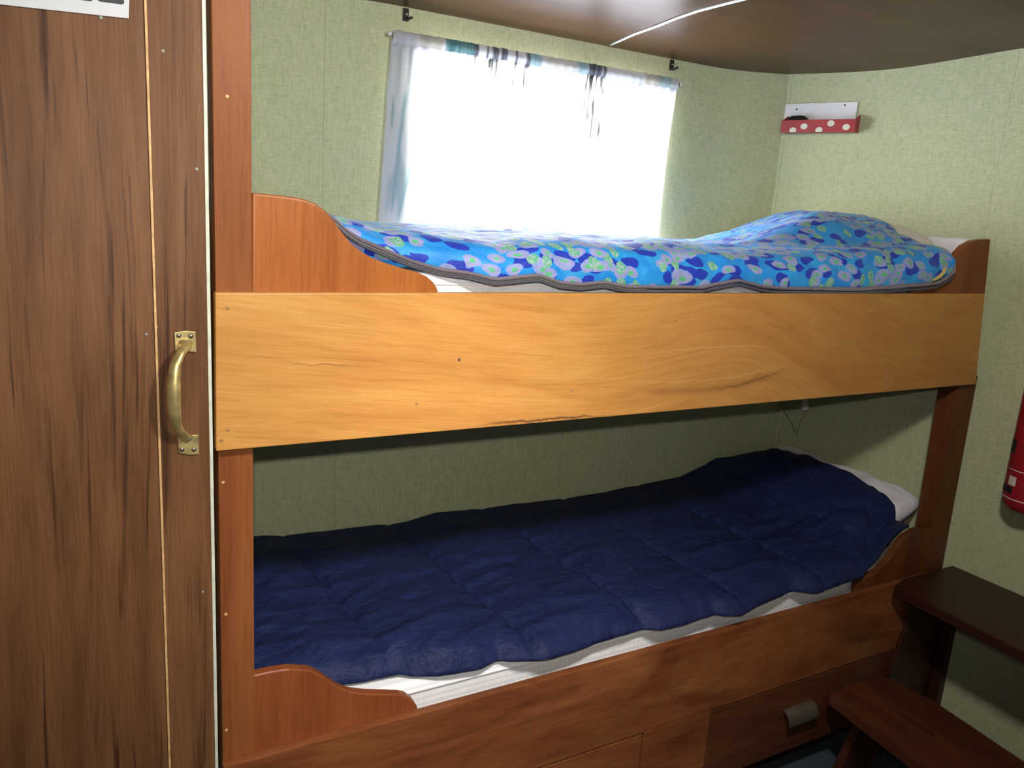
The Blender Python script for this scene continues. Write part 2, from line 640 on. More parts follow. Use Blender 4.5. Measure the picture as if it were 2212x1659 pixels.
def navy():
    t = NT('navy_nylon')
    n = t.noise(t.coord(scale=(1, 1.6, 1)), 16, 4, 0.55, 1.2)
    n2 = t.noise(t.coord(), 60, 3, 0.5, 0.8)
    col = t.ramp(n, [(0.3, (0.012, 0.018, 0.062)), (0.7, (0.018, 0.026, 0.086))])
    t.bsdf(col, 0.5, 0, t.bump(t.math('MULTIPLY_ADD', n2, 0.35, n), 0.55, 0.014),
           **{'Specular IOR Level': 0.10})
    return t.m


M['navy'] = navy()


def floral():
    """bright blue print with royal blue leaves, lavender petals with green eyes and green florets"""
    t = NT('blue_floral_print')
    uv = t.coord('UV')
    wob = t.noise(uv, 14, 2, 0.5, out='Color')
    vm = t.n('ShaderNodeVectorMath', operation='MULTIPLY_ADD')
    t.l(wob, vm.inputs[0])
    vm.inputs[1].default_value = (0.035, 0.035, 0)
    t.l(uv, vm.inputs[2])
    vec = vm.outputs[0]
    # base
    nb = t.noise(uv, 7, 2, 0.5)
    col = t.ramp(nb, [(0.38, (0.035, 0.42, 0.80)), (0.5, (0.012, 0.30, 0.82)), (0.62, (0.02, 0.38, 0.86))])

    def cells(scale, rand=0.9, sx=1.0, seed=0.0, rot=0.0):
        mp = t.n('ShaderNodeMapping')
        t.l(vec, mp.inputs['Vector'])
        mp.inputs['Location'].default_value = (seed, seed * 0.7, 0)
        mp.inputs['Rotation'].default_value = (0, 0, rot)
        mp.inputs['Scale'].default_value = (sx, 1, 1)
        vo = t.n('ShaderNodeTexVoronoi', feature='F1', voronoi_dimensions='2D')
        t.l(mp.outputs[0], vo.inputs['Vector'])
        vo.inputs['Scale'].default_value = scale
        vo.inputs['Randomness'].default_value = rand
        sp = t.n('ShaderNodeSeparateColor')
        t.l(vo.outputs['Color'], sp.inputs[0])
        return vo.outputs['Distance'], sp.outputs[0], sp.outputs[1]

    # royal blue leaves
    for sx, rot, seed in ((0.55, 0.9, 3.1), (0.6, -0.5, 8.4)):
        d, r, g = cells(36, 1.0, sx, seed, rot)
        k = t.math('MULTIPLY', t.math('LESS_THAN', d, 0.42), t.math('GREATER_THAN', r, 0.62))
        col = t.mix(k, col, (0.012, 0.045, 0.50))
    # lavender petals
    for sx, rot, seed, lim in ((0.70, 0.4, 1.7, 0.60), (0.62, 1.7, 5.2, 0.68)):
        d, r, g = cells(34, 0.85, sx, seed, rot)
        k = t.math('MULTIPLY', t.math('LESS_THAN', d, 0.43), t.math('GREATER_THAN', r, lim))
        edge = t.mix(t.math('LESS_THAN', d, 0.33), (0.30, 0.38, 0.74), (0.38, 0.40, 0.66))
        eye = t.mix(t.math('LESS_THAN', d, 0.14), edge, (0.12, 0.58, 0.24))
        col = t.mix(k, col, eye)
    # green florets
    d, r, g = cells(30, 0.9, 1.0, 11.3)
    fd, fr, fg = cells(140, 1.0, 1.0, 2.2)
    fl = t.mix(t.math('LESS_THAN', fd, 0.36), (0.16, 0.52, 0.28), (0.42, 0.56, 0.52))
    k = t.math('MULTIPLY', t.math('LESS_THAN', d, 0.36), t.math('GREATER_THAN', r, 0.74))
    col = t.mix(k, col, fl)
    col = t.mix(1.0, col, (0.80, 0.82, 0.86), 'MULTIPLY')
    cr = t.noise(uv, 40, 3, 0.5, 0.8)
    t.bsdf(col, 0.6, 0, t.bump(cr, 0.45, 0.008), **{'Sheen Weight': 0.1})
    return t.m


M['floral'] = floral()


def curtain_mat():
    t = NT('thin_printed_curtain')
    at = t.n('ShaderNodeVertexColor')
    at.layer_name = 'print'
    weave = t.noise(t.coord(), 900, 2)
    col = t.mix(0.06, at.outputs['Color'], t.ramp(weave, [(0.3, (0.8, 0.8, 0.8)), (0.7, (1, 1, 1))]), 'MULTIPLY')
    df = t.n('ShaderNodeBsdfDiffuse')
    tr = t.n('ShaderNodeBsdfTranslucent')
    t.l(col, df.inputs[0])
    t.l(col, tr.inputs[0])
    mx = t.n('ShaderNodeMixShader')
    mx.inputs[0].default_value = 0.5
    t.l(df.outputs[0], mx.inputs[1])
    t.l(tr.outputs[0], mx.inputs[2])
    t.l(mx.outputs[0], t.out.inputs['Surface'])
    return t.m


M['curtain'] = curtain_mat()


def glass():
    t = NT('window_glass')
    tr = t.n('ShaderNodeBsdfTransparent')
    gl = t.n('ShaderNodeBsdfGlossy')
    gl.inputs['Roughness'].default_value = 0.03
    mx = t.n('ShaderNodeMixShader')
    mx.inputs[0].default_value = 0.06
    t.l(tr.outputs[0], mx.inputs[1])
    t.l(gl.outputs[0], mx.inputs[2])
    t.l(mx.outputs[0], t.out.inputs['Surface'])
    return t.m


M['glass'] = glass()

# ------------------------------------------------------------------ room shell
XR, YB, YL = 2.03, 0.83, 0.68        # right wall, upper back wall, lower back lining
ZC = 1.966

floor = props(finish('floor', bm_box(-1.2, XR, -2.6, 0.9, -0.04, 0.0), M['carpet']),
              'dark blue grey carpeted cabin floor', 'floor', kind='structure')

b = bmesh.new()
wx0, wx1, wz0, wz1 = 0.655, 1.478, 1.30, 1.856       # window opening
bm_box(-0.05, wx0, YB, YB + 0.05, 1.0, 2.03, bm=b)
bm_box(wx1, 1.58, YB, YB + 0.05, 1.0, 2.03, bm=b)
bm_box(wx0, wx1, YB, YB + 0.05, 1.0, wz0, bm=b)
bm_box(wx0, wx1, YB, YB + 0.05, wz1, 2.03, bm=b)
FA, FB, FC = Vector((1.72, YB, 0)), Vector((1.925, 0.748, 0)), Vector((2.024, 0.475, 0))     # facets of the rounded corner
ROUND1 = [(1.58, 0.83), (1.64, 0.829), (1.69, 0.826), (1.74, 0.817), (1.80, 0.798), (1.86, 0.775), (1.905, 0.757), (1.925, 0.748)]
ROUND2 = [(1.925, 0.748), (1.936, 0.720), (2.000, 0.543), (2.012, 0.507), (2.020, 0.470), (2.026, 0.42), (2.0295, 0.36), (2.03, 0.30)]


def bent_wall(path, dx, dy):
    b = bmesh.new()
    prev = None
    for x, y in path:
        ring = [b.verts.new(p) for p in ((x, y, 1.0), (x, y, 2.03), (x + dx, y + dy, 2.03), (x + dx, y + dy, 1.0))]
        if prev:
            for k in range(4):
                b.faces.new((prev[k], prev[(k + 1) % 4], ring[(k + 1) % 4], ring[k]))
        else:
            b.faces.new(ring[::-1])
        prev = ring
    b.faces.new(prev)
    return b


join(b, bent_wall(ROUND1, 0.0, 0.09))
bm_box(-0.05, XR, YL, YB + 0.05, 0.0, 1.06, bm=b)
props(finish('wall_back', b, M['paper_back'], smooth=True, angle=22), 'sage green linen papered wall behind the bunks', 'wall', kind='structure')
b = bm_box(XR, XR + 0.05, -2.6, 0.30, 0.0, 2.03)
bm_box(XR, XR + 0.05, 0.30, 0.9, 0.0, 1.06, bm=b)
join(b, bent_wall(ROUND2, 0.11, 0.0))
_wr = b
props(finish('wall_left', bm_box(-0.06, -0.004, 0.05, 0.90, 0.0, 2.03), M['paper_right']),
      'sage green papered partition at the foot of the bunks', 'wall', kind='structure')
b = _wr
props(finish('wall_right', b, M['paper_right'], smooth=True, angle=22),
      'sage green linen papered wall at the head of the bunks', 'wall', kind='structure')


def ceil_z(x, y):
    d = (x - XR) ** 2 + (y - YB) ** 2
    z = ZC + 0.018 * math.exp(-d / 0.012)
    if y < 0.45:
        z += 0.012 * sstep(0.45, 0.0, y) * sstep(1.6, 2.03, x)
    if x < 0.6:
        z -= 0.012 * sstep(0.6, 0.2, x) * sstep(0.3, 0.8, y)
    return z


b, vs = bm_grid(90, 90, lambda u, v: Vector((lerp(-1.2, XR + 0.03, u), lerp(-2.6, YB + 0.03, v), 0)))
for v in b.verts:
    v.co.z = ceil_z(v.co.x, v.co.y)
r = bmesh.ops.extrude_face_region(b, geom=list(b.faces), use_keep_orig=True)
bmesh.ops.translate(b, verts=[g for g in r['geom'] if isinstance(g, bmesh.types.BMVert)], vec=(0, 0, 0.08))
props(finish('ceiling', b, M['ceiling'], smooth=True, angle=40), 'glossy brown wooden ceiling panels', 'ceiling', kind='structure')

pts = [at_z(px, py, 1.963) for px, py in ((1320, 97), (1370, 75), (1420, 57), (1465, 39), (1510, 24), (1560, 11), (1605, 0), (1680, -18), (1780, -38), (1900, -60))]
pts = [Vector((p.x, min(p.y, YB - 0.002), ceil_z(p.x, p.y) - 0.002)) for p in pts]
props(finish('trim_1', bm_tube(pts, 0.0045, 10, flat=0.7), M['white_plastic'], smooth=True),
      'thin white strip covering the seam between ceiling panels', 'trim', kind='structure')
props(finish('trim_2', bm_box(XR - 0.012, XR - 0.001, YL - 0.014, YL - 0.001, 0.6, 1.058, 0.003), M['paper_back']),
      'pale corner bead between the walls of the lower bunk', 'trim', kind='structure')

# window
w = thing('window_1', (1.066, YB + 0.05, wz0), 'bright cabin window behind the thin white curtain', 'window', kind='structure')
b = bmesh.new()
fw = 0.03
bm_box(wx0 - 0.02, wx0 + fw * 0.3, YB + 0.051, YB + 0.075, wz0 - 0.03, wz1 + 0.03, 0.003, bm=b)
bm_box(wx1 - fw * 0.3, wx1 + 0.02, YB + 0.051, YB + 0.075, wz0 - 0.03, wz1 + 0.03, 0.003, bm=b)
bm_box(wx0 - 0.02, wx1 + 0.02, YB + 0.051, YB + 0.075, wz0 - 0.03, wz0 + fw * 0.3, 0.003, bm=b)
bm_box(wx0 - 0.02, wx1 + 0.02, YB + 0.051, YB + 0.075, wz1 - fw * 0.3, wz1 + 0.03, 0.003, bm=b)
finish('window_frame', b, M['white_paint'], w)
finish('window_pane', bm_box(wx0, wx1, YB + 0.060, YB + 0.064, wz0, wz1), M['glass'], w)

# ------------------------------------------------------------------ door on the left
door = thing('door_1', (-0.38, -0.02, 0.02), 'brown wood grain cabin door with a brass pull handle', 'door', kind='structure')
DX = -0.0845
finish('panel', bm_box(-0.78, DX, -0.020, 0.015, 0.02, 1.955, 0.001), M['door'], door)
finish('stile', bm_box(DX + 0.003, -0.0135, -0.0215, 0.015, 0.02, 1.955, 0.001), M['door'], door)
o = finish('stile_edge', bm_box(DX, DX + 0.003, -0.0225, 0.010, 0.02, 1.955), M['pale_edge'], door)
o['label'] = 'pale raw edge line beside the handle stile'
o = finish('door_edge', bm_box(-0.0135, -0.0085, -0.0205, 0.015, 0.02, 1.955, 0.001), M['white_edge'], door)
o['label'] = 'cream painted closing edge of the door'

hd = bmesh.new()
HB = -0.0215


def hp(px, py, y):
    return at_y(px, py, y)


def quadplate(c, arch):
    p = [hp(x, y, HB) for x, y in c]
    # slightly arched outer edge
    a, d = (p[0], p[1]) if arch == 'top' else (p[2], p[3])
    up = Vector((0, 0, 0.002 if arch == 'top' else -0.002))
    mid = (a + d) / 2 + up
    out = [p[0], mid, p[1], p[2], p[3]] if arch == 'top' else [p[0], p[1], p[2], mid, p[3]]
    return bm_prism(out, (0, -0.0035, 0), 0.0008, 2)


handle_path = [(401, 740, -.0265), (400, 748, -.032), (395, 756, -.040), (388, 768, -.047), (381, 784, -.052), (377, 805, -.054),
               (375, 835, -.055), (375, 865, -.054), (377, 893, -.052), (381, 913, -.048), (387, 929, -.041), (396, 940, -.032), (403, 946, -.0265)]
hpath = [hp(x, y, z) for x, y, z in handle_path]
hr = [1.25 * q_ for q_ in (0.0078, 0.0068, 0.0058, 0.0056, 0.0060, 0.0068, 0.0078, 0.0080, 0.0074, 0.0062, 0.0055, 0.0064, 0.0078)]
# resample the grip smoothly
pp, rr = [], []
for i in range(len(hpath) - 1):
    p0, p1, p2, p3 = hpath[max(i - 1, 0)], hpath[i], hpath[i + 1], hpath[min(i + 2, len(hpath) - 1)]
    for k in range(4):
        t_ = k / 4
        pp.append(0.5 * ((2 * p1) + (p2 - p0) * t_ + (2 * p0 - 5 * p1 + 4 * p2 - p3) * t_ ** 2 + (3 * p1 - p0 - 3 * p2 + p3) * t_ ** 3))
        rr.append(lerp(hr[i], hr[i + 1], t_))
pp.append(hpath[-1])
rr.append(hr[-1])
handle = finish('handle', bm_tube(pp, rr, 16, flat=0.7), M['brass'], door, smooth=True)
handle['label'] = 'bowed brass pull handle'
finish('back_plate', quadplate(((376, 718), (422, 716), (424, 760), (378, 757)), 'top'), M['brass'], handle)
finish('back_plate', quadplate(((383, 940), (428, 938), (429, 980), (386, 977)), 'bottom'), M['brass'], handle)
for px, py in ((386, 725), (412, 726), (393, 971), (419, 971)):
    c = hp(px, py, HB - 0.0035)
    finish('screw', bm_lathe([(0.0034, 0), (0.0034, 0.0006), (0.0024, 0.0017), (0.0, 0.0021)], c, Vector((0, -1, 0)), 14), M['steel'], handle, smooth=True)
for px, py in ((352, 110), (425, 365), (337, 706), (316, 722), (438, 1278), (218, 38)):
    c = at_y(px, py, -0.0212)
    finish('nail_head', bm_lathe([(0.0022, 0), (0.0020, 0.0006), (0, 0.0008)], c, Vector((0, -1, 0)), 10), M['nail'], door)

# sign on the door (lower edge in view)
SY = -0.0235
s = thing('door_sign', (-0.17, SY, 1.69), 'white sign with black lettering fixed high on the brown door', 'sign')
P = [at_y(-170, -9, SY), at_y(278, 40, SY), at_y(281, -60, SY), at_y(-170, -110, SY)]
finish('sign_plate', bm_prism([p + Vector((0, 0.003, 0)) for p in P], (0, -0.003, 0), 0.0006), M['white_sign'], s)


def stroke(pxs, wpx):
    pa = [at_y(x, y, SY - 0.0002) for x, y in pxs]
    b = bmesh.new()
    r_ = wpx * 1.22 / F / 2
    a, c = pa
    d = (c - a).normalized()
    n = Vector((-d.z, 0, d.x))
    out = []
    for k in range(9):
        an = math.pi / 2 + math.pi * k / 8
        out.append(a + (d * math.cos(an) + n * math.sin(an)) * r_)
    for k in range(9):
        an = -math.pi / 2 + math.pi * k / 8
        out.append(c + (d * math.cos(an) + n * math.sin(an)) * r_)
    return bm_prism(out, (0, -0.0006, 0))


finish('lettering', stroke(((217, -3), (262, 3)), 10), M['black_ink'], s)
finish('lettering', stroke(((150, -10), (194, -4)), 10), M['black_ink'], s)

# ------------------------------------------------------------------ bunk bed
bed = thing('bunk_bed', (0.97, 0.33, 0.0), 'built-in double bunk bed of varnished honey and red brown wood', 'bunk bed')
FY = -0.018     # front face of the boards


def front(pix, y, depth, bev=0.002, seg=2, ang=25):
    return bm_prism([at_y(px, py, y) for px, py in pix], (0, depth, 0), bev, seg, ang=ang)


finish('side_board', front(((465, 632.5), (2128, 635), (2108, 830), (467, 975)), FY, 0.0175, 0.0022), M['board'], bed)
finish('post', bm_prism([(0.002, 0.0, 0.11), (0.055, 0.0, 0.11), (0.055, 0.0, 1.953), (0.002, 0.0, 1.953)], (0, 0.045, 0), 0.002), M['post'], bed)
finish('post', front(((2072, 815), (2113, 811), (2030, 1260), (1996, 1262)), 0.0, 0.055, 0.003), M['post_shaded'], bed)


def guard(pix, y=0.0, th=0.02, bev=0.004):
    return front(pix, y, th, bev, 3, ang=40)


finish('guard', guard(((545, 416), (575, 419), (605, 422), (635, 426), (660, 431), (682, 440), (702, 455), (720, 475), (738, 500),
                       (758, 525), (780, 543), (805, 557), (830, 567), (868, 579), (902, 588), (922, 597), (936, 609), (944, 621), (947, 631), (947, 655), (545, 655))), M['guard'], bed)
finish('guard', guard(((1974, 645), (1974, 634), (1980, 620), (1996, 608), (2020, 598), (2040, 585), (2056, 568), (2072, 546), (2086, 531), (2104, 521),
                       (2122, 517.5), (2140, 516.5), (2127, 645)), 0.0, 0.02, 0.003), M['post'], bed)
finish('guard', guard(((547, 1460), (585, 1451), (625, 1445), (660, 1447), (676, 1450), (697, 1461), (715, 1474), (735, 1486),
                       (758, 1495), (790, 1499), (830, 1500), (865, 1501), (880, 1504), (893, 1513), (902, 1527), (903, 1550), (547, 1645))), M['guard_red'], bed)
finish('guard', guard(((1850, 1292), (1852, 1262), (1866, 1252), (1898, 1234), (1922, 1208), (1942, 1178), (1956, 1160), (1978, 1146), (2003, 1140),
                       (2015, 1139.5), (1997, 1252)), 0.0, 0.02, 0.003), M['post_shaded'], bed)
# lower front: rail, stiles, drawers
zr = 0.5345
zd = 0.3215
finish('rail', bm_box(0.0, 1.945, FY, 0.0, zd + 0.002, zr, 0.002), M['rail'], bed)
finish('stile', bm_box(0.0, 0.10, FY, 0.0, 0.112, zd + 0.002, 0.0015), M['rail'], bed)
finish('stile', bm_box(0.9225, 1.1285, FY, 0.0, 0.112, zd + 0.002, 0.0015), M['rail'], bed)
finish('stile', bm_box(1.84, 1.945, FY, 0.0, 0.112, zd + 0.002, 0.0015), M['rail_dark_shaded'], bed)
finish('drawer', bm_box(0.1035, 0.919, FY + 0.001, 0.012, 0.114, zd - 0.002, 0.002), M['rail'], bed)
dr = finish('drawer', bm_box(1.131, 1.837, FY + 0.001, 0.012, 0.114, zd - 0.002, 0.002), M['rail_dark_shaded'], bed)
# cup pull
b = bmesh.new()
x0, x1 = 1.392, 1.502
zc, yc = 0.214, FY + 0.001
R1, R2 = 0.036, 0.0325
arc = [math.radians(a) for a in range(90, 186, 8)]
outer = [Vector((0, yc + R1 * 0.85 * math.cos(a), zc + R1 * math.sin(a))) for a in arc]
inner = [Vector((0, yc + R2 * 0.82 * math.cos(a), zc + R2 * math.sin(a))) for a in reversed(arc)]
loop = [p + Vector((x0, 0, 0)) for p in outer + inner]
pull = finish('pull', bm_prism(loop, (x1 - x0, 0, 0), 0.0), M['pull'], dr, smooth=True, angle=40)
pull['label'] = 'small metal cup pull'
finish('toe_board', bm_box(0.0, 1.945, 0.07, 0.088, 0.0, 0.30), M['dark'], bed)
finish('bunk_base', bm_prism([(0.003, 0.0215, 1.094), (1.975, 0.0215, 1.094), (1.975, 0.45, 1.094), (1.90, 0.72, 1.094), (1.70, YB - 0.012, 1.094), (0.003, YB - 0.012, 1.094)], (0, 0, 0.018)), M['post'], bed)
finish('bunk_base', bm_box(0.003, 1.955, 0.0215, YL - 0.004, 0.385, 0.403), M['post'], bed)
# screw and filler marks on the honey board and the left post
for px, py in ((491, 666), (492, 929), (478, 952), (900, 872), (992, 777), (1235, 845), (1460, 693)):
    c = at_y(px, py, FY)
    knot = (px, py) == (992, 777)
    finish('screw_plug', bm_lathe([(0.0028, 0), (0.0024, 0.0003), (0, 0.0004)], c, Vector((0, -1, 0)), 12), M['knot'] if knot else M['plug'], bed)
for px, py in ((482, 1042), (488, 1327), (491, 208), (489, 1577)):
    c = at_y(px, py, 0.0)
    finish('screw_plug', bm_lathe([(0.0026, 0), (0.0022, 0.0005), (0, 0.0006)], c, Vector((0, -1, 0)), 10), M['pale_edge'], bed)

# ------------------------------------------------------------------ mattresses


def mattress(name, x0, x1, y0, y1, z0, z1, label, cut=False):
    t = thing(name, ((x0 + x1) / 2, (y0 + y1) / 2, z0), label, 'mattress', 'mattresses of the bunk bed')
    if cut:
        b = bm_prism([(x0, y0, z0), (x1, y0, z0), (x1, y1 - 0.36, z0), (x1 - 0.075, y1 - 0.09, z0), (x1 - 0.27, y1, z0), (x0, y1, z0)], (0, 0, z1 - z0), 0.018, 4)
    else:
        b = bm_box(x0, x1, y0, y1, z0, z1, 0.018, 4)
    finish('cover', b, M['mattress'], t, smooth=True, angle=60)
    for z in (z1 - 0.018, z0 + 0.02):
        if cut:
            loop = [(x0 + 0.01, y0 - 0.001, z), (x1 - 0.01, y0 - 0.001, z)]
        else:
            loop = [(x0 + 0.01, y0 - 0.001, z), (x1 - 0.01, y0 - 0.001, z), (x1 + 0.001, y0 + 0.01, z), (x1 + 0.001, y1 - 0.01, z),
                (x1 - 0.01, y1 + 0.001, z), (x0 + 0.01, y1 + 0.001, z), (x0 - 0.001, y1 - 0.01, z), (x0 - 0.001, y0 + 0.01, z), (x0 + 0.01, y0 - 0.001, z)]
        finish('piping', bm_tube(loop, 0.0028, 8), M['mattress'], t, smooth=True)
    return t


mattress('mattress', 0.065, 1.965, 0.026, YB - 0.05, 1.113, 1.364, 'white quilted mattress on the upper bunk under the blue floral sleeping bag', cut=True)
mattress('mattress', 0.065, 1.912, 0.026, YL - 0.012, 0.404, 0.572, 'white quilted mattress on the lower bunk under the navy quilt')

# ------------------------------------------------------------------ pillows


def bm_pillow(c, sx, sy, sz, rotz=0.0, tilt=0.0, seed=0.0, nu=36, nv=48, corner=0.55, wr=0.006):
    """soft cushion: superellipse plan, lens section, wrinkled"""
    b = bmesh.new()
    R = Matrix.Rotation(rotz, 3, 'Z') @ Matrix.Rotation(tilt, 3, 'Y')
    c = Vector(c)

    def pt(u, v, side):
        x, y = u * 2 - 1, v * 2 - 1
        e = max(0.0, (1 - abs(x) ** 3.2) * (1 - abs(y) ** 3.2))
        pin = 1 - 0.05 * (abs(x) ** 4 + abs(y) ** 4) + 0.03 * abs(x * y)
        h = e ** corner
        w_ = wr * (nz(x * 2.2 + seed, y * 3.1, seed) + 0.6 * nz(x * 6 + seed, y * 5, 3 + seed))
        z = side * (h * sz / 2 + (w_ * min(1, h * 2) if side > 0 else 0))
        p = Vector((x * sx / 2 * pin, y * sy / 2 * pin, z))
        return c + R @ p
    top = [[b.verts.new(pt(i / nu, j / nv, 1)) for j in range(nv + 1)] for i in range(nu + 1)]
    bot = [[(top[i][j] if i in (0, nu) or j in (0, nv) else b.verts.new(pt(i / nu, j / nv, -1))) for j in range(nv + 1)] for i in range(nu + 1)]
    for g in (top, bot):
        for i in range(nu):
            for j in range(nv):
                b.faces.new((g[i][j], g[i + 1][j], g[i + 1][j + 1], g[i][j + 1]))
    return b


TOPS = []


def over_pillows(p, gap):
    """lift a cloth point so that it lies on the pillow below it"""
    for t in TOPS:
        h = t.ray_cast(Vector((p.x, p.y, p.z + 0.25)), Vector((0, 0, -1)), 0.4)
        if h[0] is not None:
            p.z = max(p.z, h[0].z + gap)
    return p


def pillow(c, label, mat, **kw):
    b = bm_pillow(c, **kw)
    zmin = min(v.co.z for v in b.verts)
    TOPS.append(BVHTree.FromBMesh(b))
    o = finish('pillow', b, mat, origin=(c[0], c[1], zmin), smooth=True)
    return props(o, label, 'pillow', 'pillows on the bunks')


pillow((1.825, 0.36, 1.437), 'cream pillow under the head end of the blue floral sleeping bag', M['pillow_cream'],
       sx=0.32, sy=0.44, sz=0.146, seed=1.0, corner=0.45)
pillow((1.992, 0.142, 1.418), 'white pillow standing on edge against the end wall of the upper bunk', M['pillow'],
       sx=0.135, sy=0.13, sz=0.04, tilt=math.radians(84), seed=4.0, corner=0.4)
pillow((1.85, 0.355, 0.664), 'white pillow on the lower bunk half covered by the navy quilt', M['pillow'],
       sx=0.34, sy=0.575, sz=0.112, tilt=math.radians(-16), seed=7.0, corner=0.33, wr=0.012)

# ------------------------------------------------------------------ blue floral sleeping bag on the upper bunk
zipz = [(0.05, 1.462), (0.173, 1.452), (0.191, 1.443), (0.21, 1.426), (0.23, 1.414), (0.277, 1.397), (0.323, 1.38), (0.37, 1.369), (0.413, 1.366),
        (0.464, 1.356), (0.515, 1.361), (0.553, 1.365), (0.599, 1.352), (0.646, 1.349), (0.698, 1.354), (0.754, 1.347), (0.846, 1.344), (0.919, 1.341),
        (0.968, 1.351), (1.044, 1.363), (1.115, 1.351), (1.201, 1.345), (1.292, 1.342), (1.434, 1.346), (1.552, 1.353), (1.658, 1.36), (1.722, 1.366),
        (1.765, 1.383), (1.80, 1.405)]
topz = [(0.05, 1.466), (0.18, 1.458), (0.234, 1.447), (0.283, 1.433), (0.356, 1.431), (0.442, 1.425), (0.64, 1.427), (0.867, 1.429), (0.994, 1.428),
        (1.2, 1.424), (1.4, 1.424), (1.6, 1.424), (1.72, 1.424), (1.80, 1.42)]


def bag_front_y(x):
    # behind the left guard, hanging just over the mattress edge elsewhere, in front of the right guard
    y = lerp(0.036, -0.006, sstep(0.33, 0.47, x))
    return lerp(y, -0.012, sstep(1.5, 1.66, x))


def bag_top(x, y):
    z = smooth1(topz, x, 0.02)
    on = max(1.10, 1.20 + 0.68 * (y - 0.3))
    bx = sstep(on, on + 0.46, x)
    by = lerp(sstep(0.015, 0.26, y), min(1.0, max(0.0, y - 0.01) / 0.26) ** 0.9, sstep(1.5, 1.7, x)) * (1 - 0.35 * sstep(0.55, 0.78, y))
    z += 0.104 * (bx ** 1.15) * by
    # soft folds and puffs
    z += 0.0075 * nz(x * 7, y * 9, 2.0) + 0.004 * nz(x * 17, y * 22, 5.0)
    z += 0.006 * abs(nz(x * 5 + 9, y * 14, 8.0)) * sstep(0.05, 0.15, y)
    # diagonal crease by the head end
    cr = (y - 0.16) + 0.30 * (x - 1.55)
    z += 0.010 * math.exp(-(cr / 0.03) ** 2) * sstep(1.3, 1.5, x)
    z -= 0.022 * sstep(0.6, 0.78, y)
    return z


def bag_pt(x, s):
    """s 0..1: under edge at the mattress, zip, front face, top, back"""
    zz = max(smooth1(zipz, x, 0.006), 1.3465)
    y0 = bag_front_y(x)
    zt = bag_top(x, y0 + 0.095)
    if s < 0.08:            # underside in front, from the mattress up to the zip
        t = s / 0.08
        zb = min(zz - 0.004, 1.370)
        return Vector((x, lerp(y0 + lerp(0.012, 0.002, sstep(1.5, 1.66, x)), y0, t), lerp(zb, zz, t)))
    if s < 0.30:            # bulging front face
        t = (s - 0.08) / 0.22
        hgt = zt - zz
        bul = 0.010 * math.sin(math.pi * t) * sstep(0.2, 0.4, x)
        seam = 0.006 * math.exp(-((t - 0.42) / 0.07) ** 2)
        pf = 0.006 * nz(x * 22, t * 2, 1.0) + 0.002 * nz(x * 60, t * 3, 4.0)
        a = t * math.pi / 2
        y = y0 + 0.095 * (1 - math.cos(a)) ** 1.15 - bul + seam - pf * math.sin(math.pi * t)
        return Vector((x, y, zz + hgt * math.sin(a) ** 0.9))
    t = (s - 0.30) / 0.70
    yb = YB - 0.052 - 0.062 * sstep(1.55, 1.82, x)
    y = y0 + 0.095 + (yb - y0 - 0.095) * t
    z = bag_top(x, y)
    if t > 0.93:
        z -= 0.015 * ((t - 0.93) / 0.07) ** 2
    z = max(z, 1.384)
    return Vector((x, y, z))


NX, NS = 300, 84
bag_origin = Vector((0.93, 0.40, 1.366))
b = bmesh.new()
uvl = b.loops.layers.uv.new('UVMap')
grid, guv = [], []
X0, X1 = 0.072, 1.785
for i in range(NX + 1):
    x = lerp(X0, X1, i / NX)
    row, ruv = [], []
    acc, prev = 0.0, None
    for j in range(NS + 1):
        s_ = j / NS
        s_ = s_ * 0.55 / 0.4 if s_ < 0.4 else 0.55 + (s_ - 0.4) / 0.6 * 0.45
        p = bag_pt(x, s_)
        # rounded right end pulled in a little at the back, following the pillow
        p.x += 0.012 * sstep(1.6, 1.785, x) * sstep(0.15, 0.35, p.y) - 0.012 * sstep(1.6, 1.785, x) * sstep(0.02, 0.08, p.y)
        if s_ > 0.3 and x > 1.5:
            p = over_pillows(p, 0.017)
        if prev is not None:
            acc += (Vector((0, p.y, p.z)) - Vector((0, prev.y, prev.z))).length
        prev = p
        row.append(b.verts.new(p))
        ruv.append((x, acc))
    grid.append(row)
    guv.append(ruv)
for i in range(NX):
    for j in range(NS):
        f = b.faces.new((grid[i][j], grid[i + 1][j], grid[i + 1][j + 1], grid[i][j + 1]))
        for lp, (a, c) in zip(f.loops, ((i, j), (i + 1, j), (i + 1, j + 1), (i, j + 1))):
            lp[uvl].uv = guv[a][c]
# thin padded edge: fold the open rims down to the mattress
bag = finish('sleeping_bag', b, M['floral'], origin=bag_origin, smooth=True)
so = bag.modifiers.new('padding', 'SOLIDIFY')
so.thickness = 0.008
so.offset = -1.0
props(bag, 'bright blue floral sleeping bag with a grey zip spread on the upper bunk', 'sleeping bag')

# zip along the front edge: tape with metal teeth, and the yellow pull tab at the right end
zp = []
for i in range(0, 261):
    x = lerp(0.165, 1.772, i / 260)
    p = bag_pt(x, 0.08)
    zp.append(p + Vector((0, -0.0065, -0.002 + 0.0015 * nz(x * 14, 3.0))))
end = [Vector((1.781, -0.019, 1.392)), Vector((1.784, -0.016, 1.404)), Vector((1.785, -0.013, 1.414))]
tape_path = zp + end


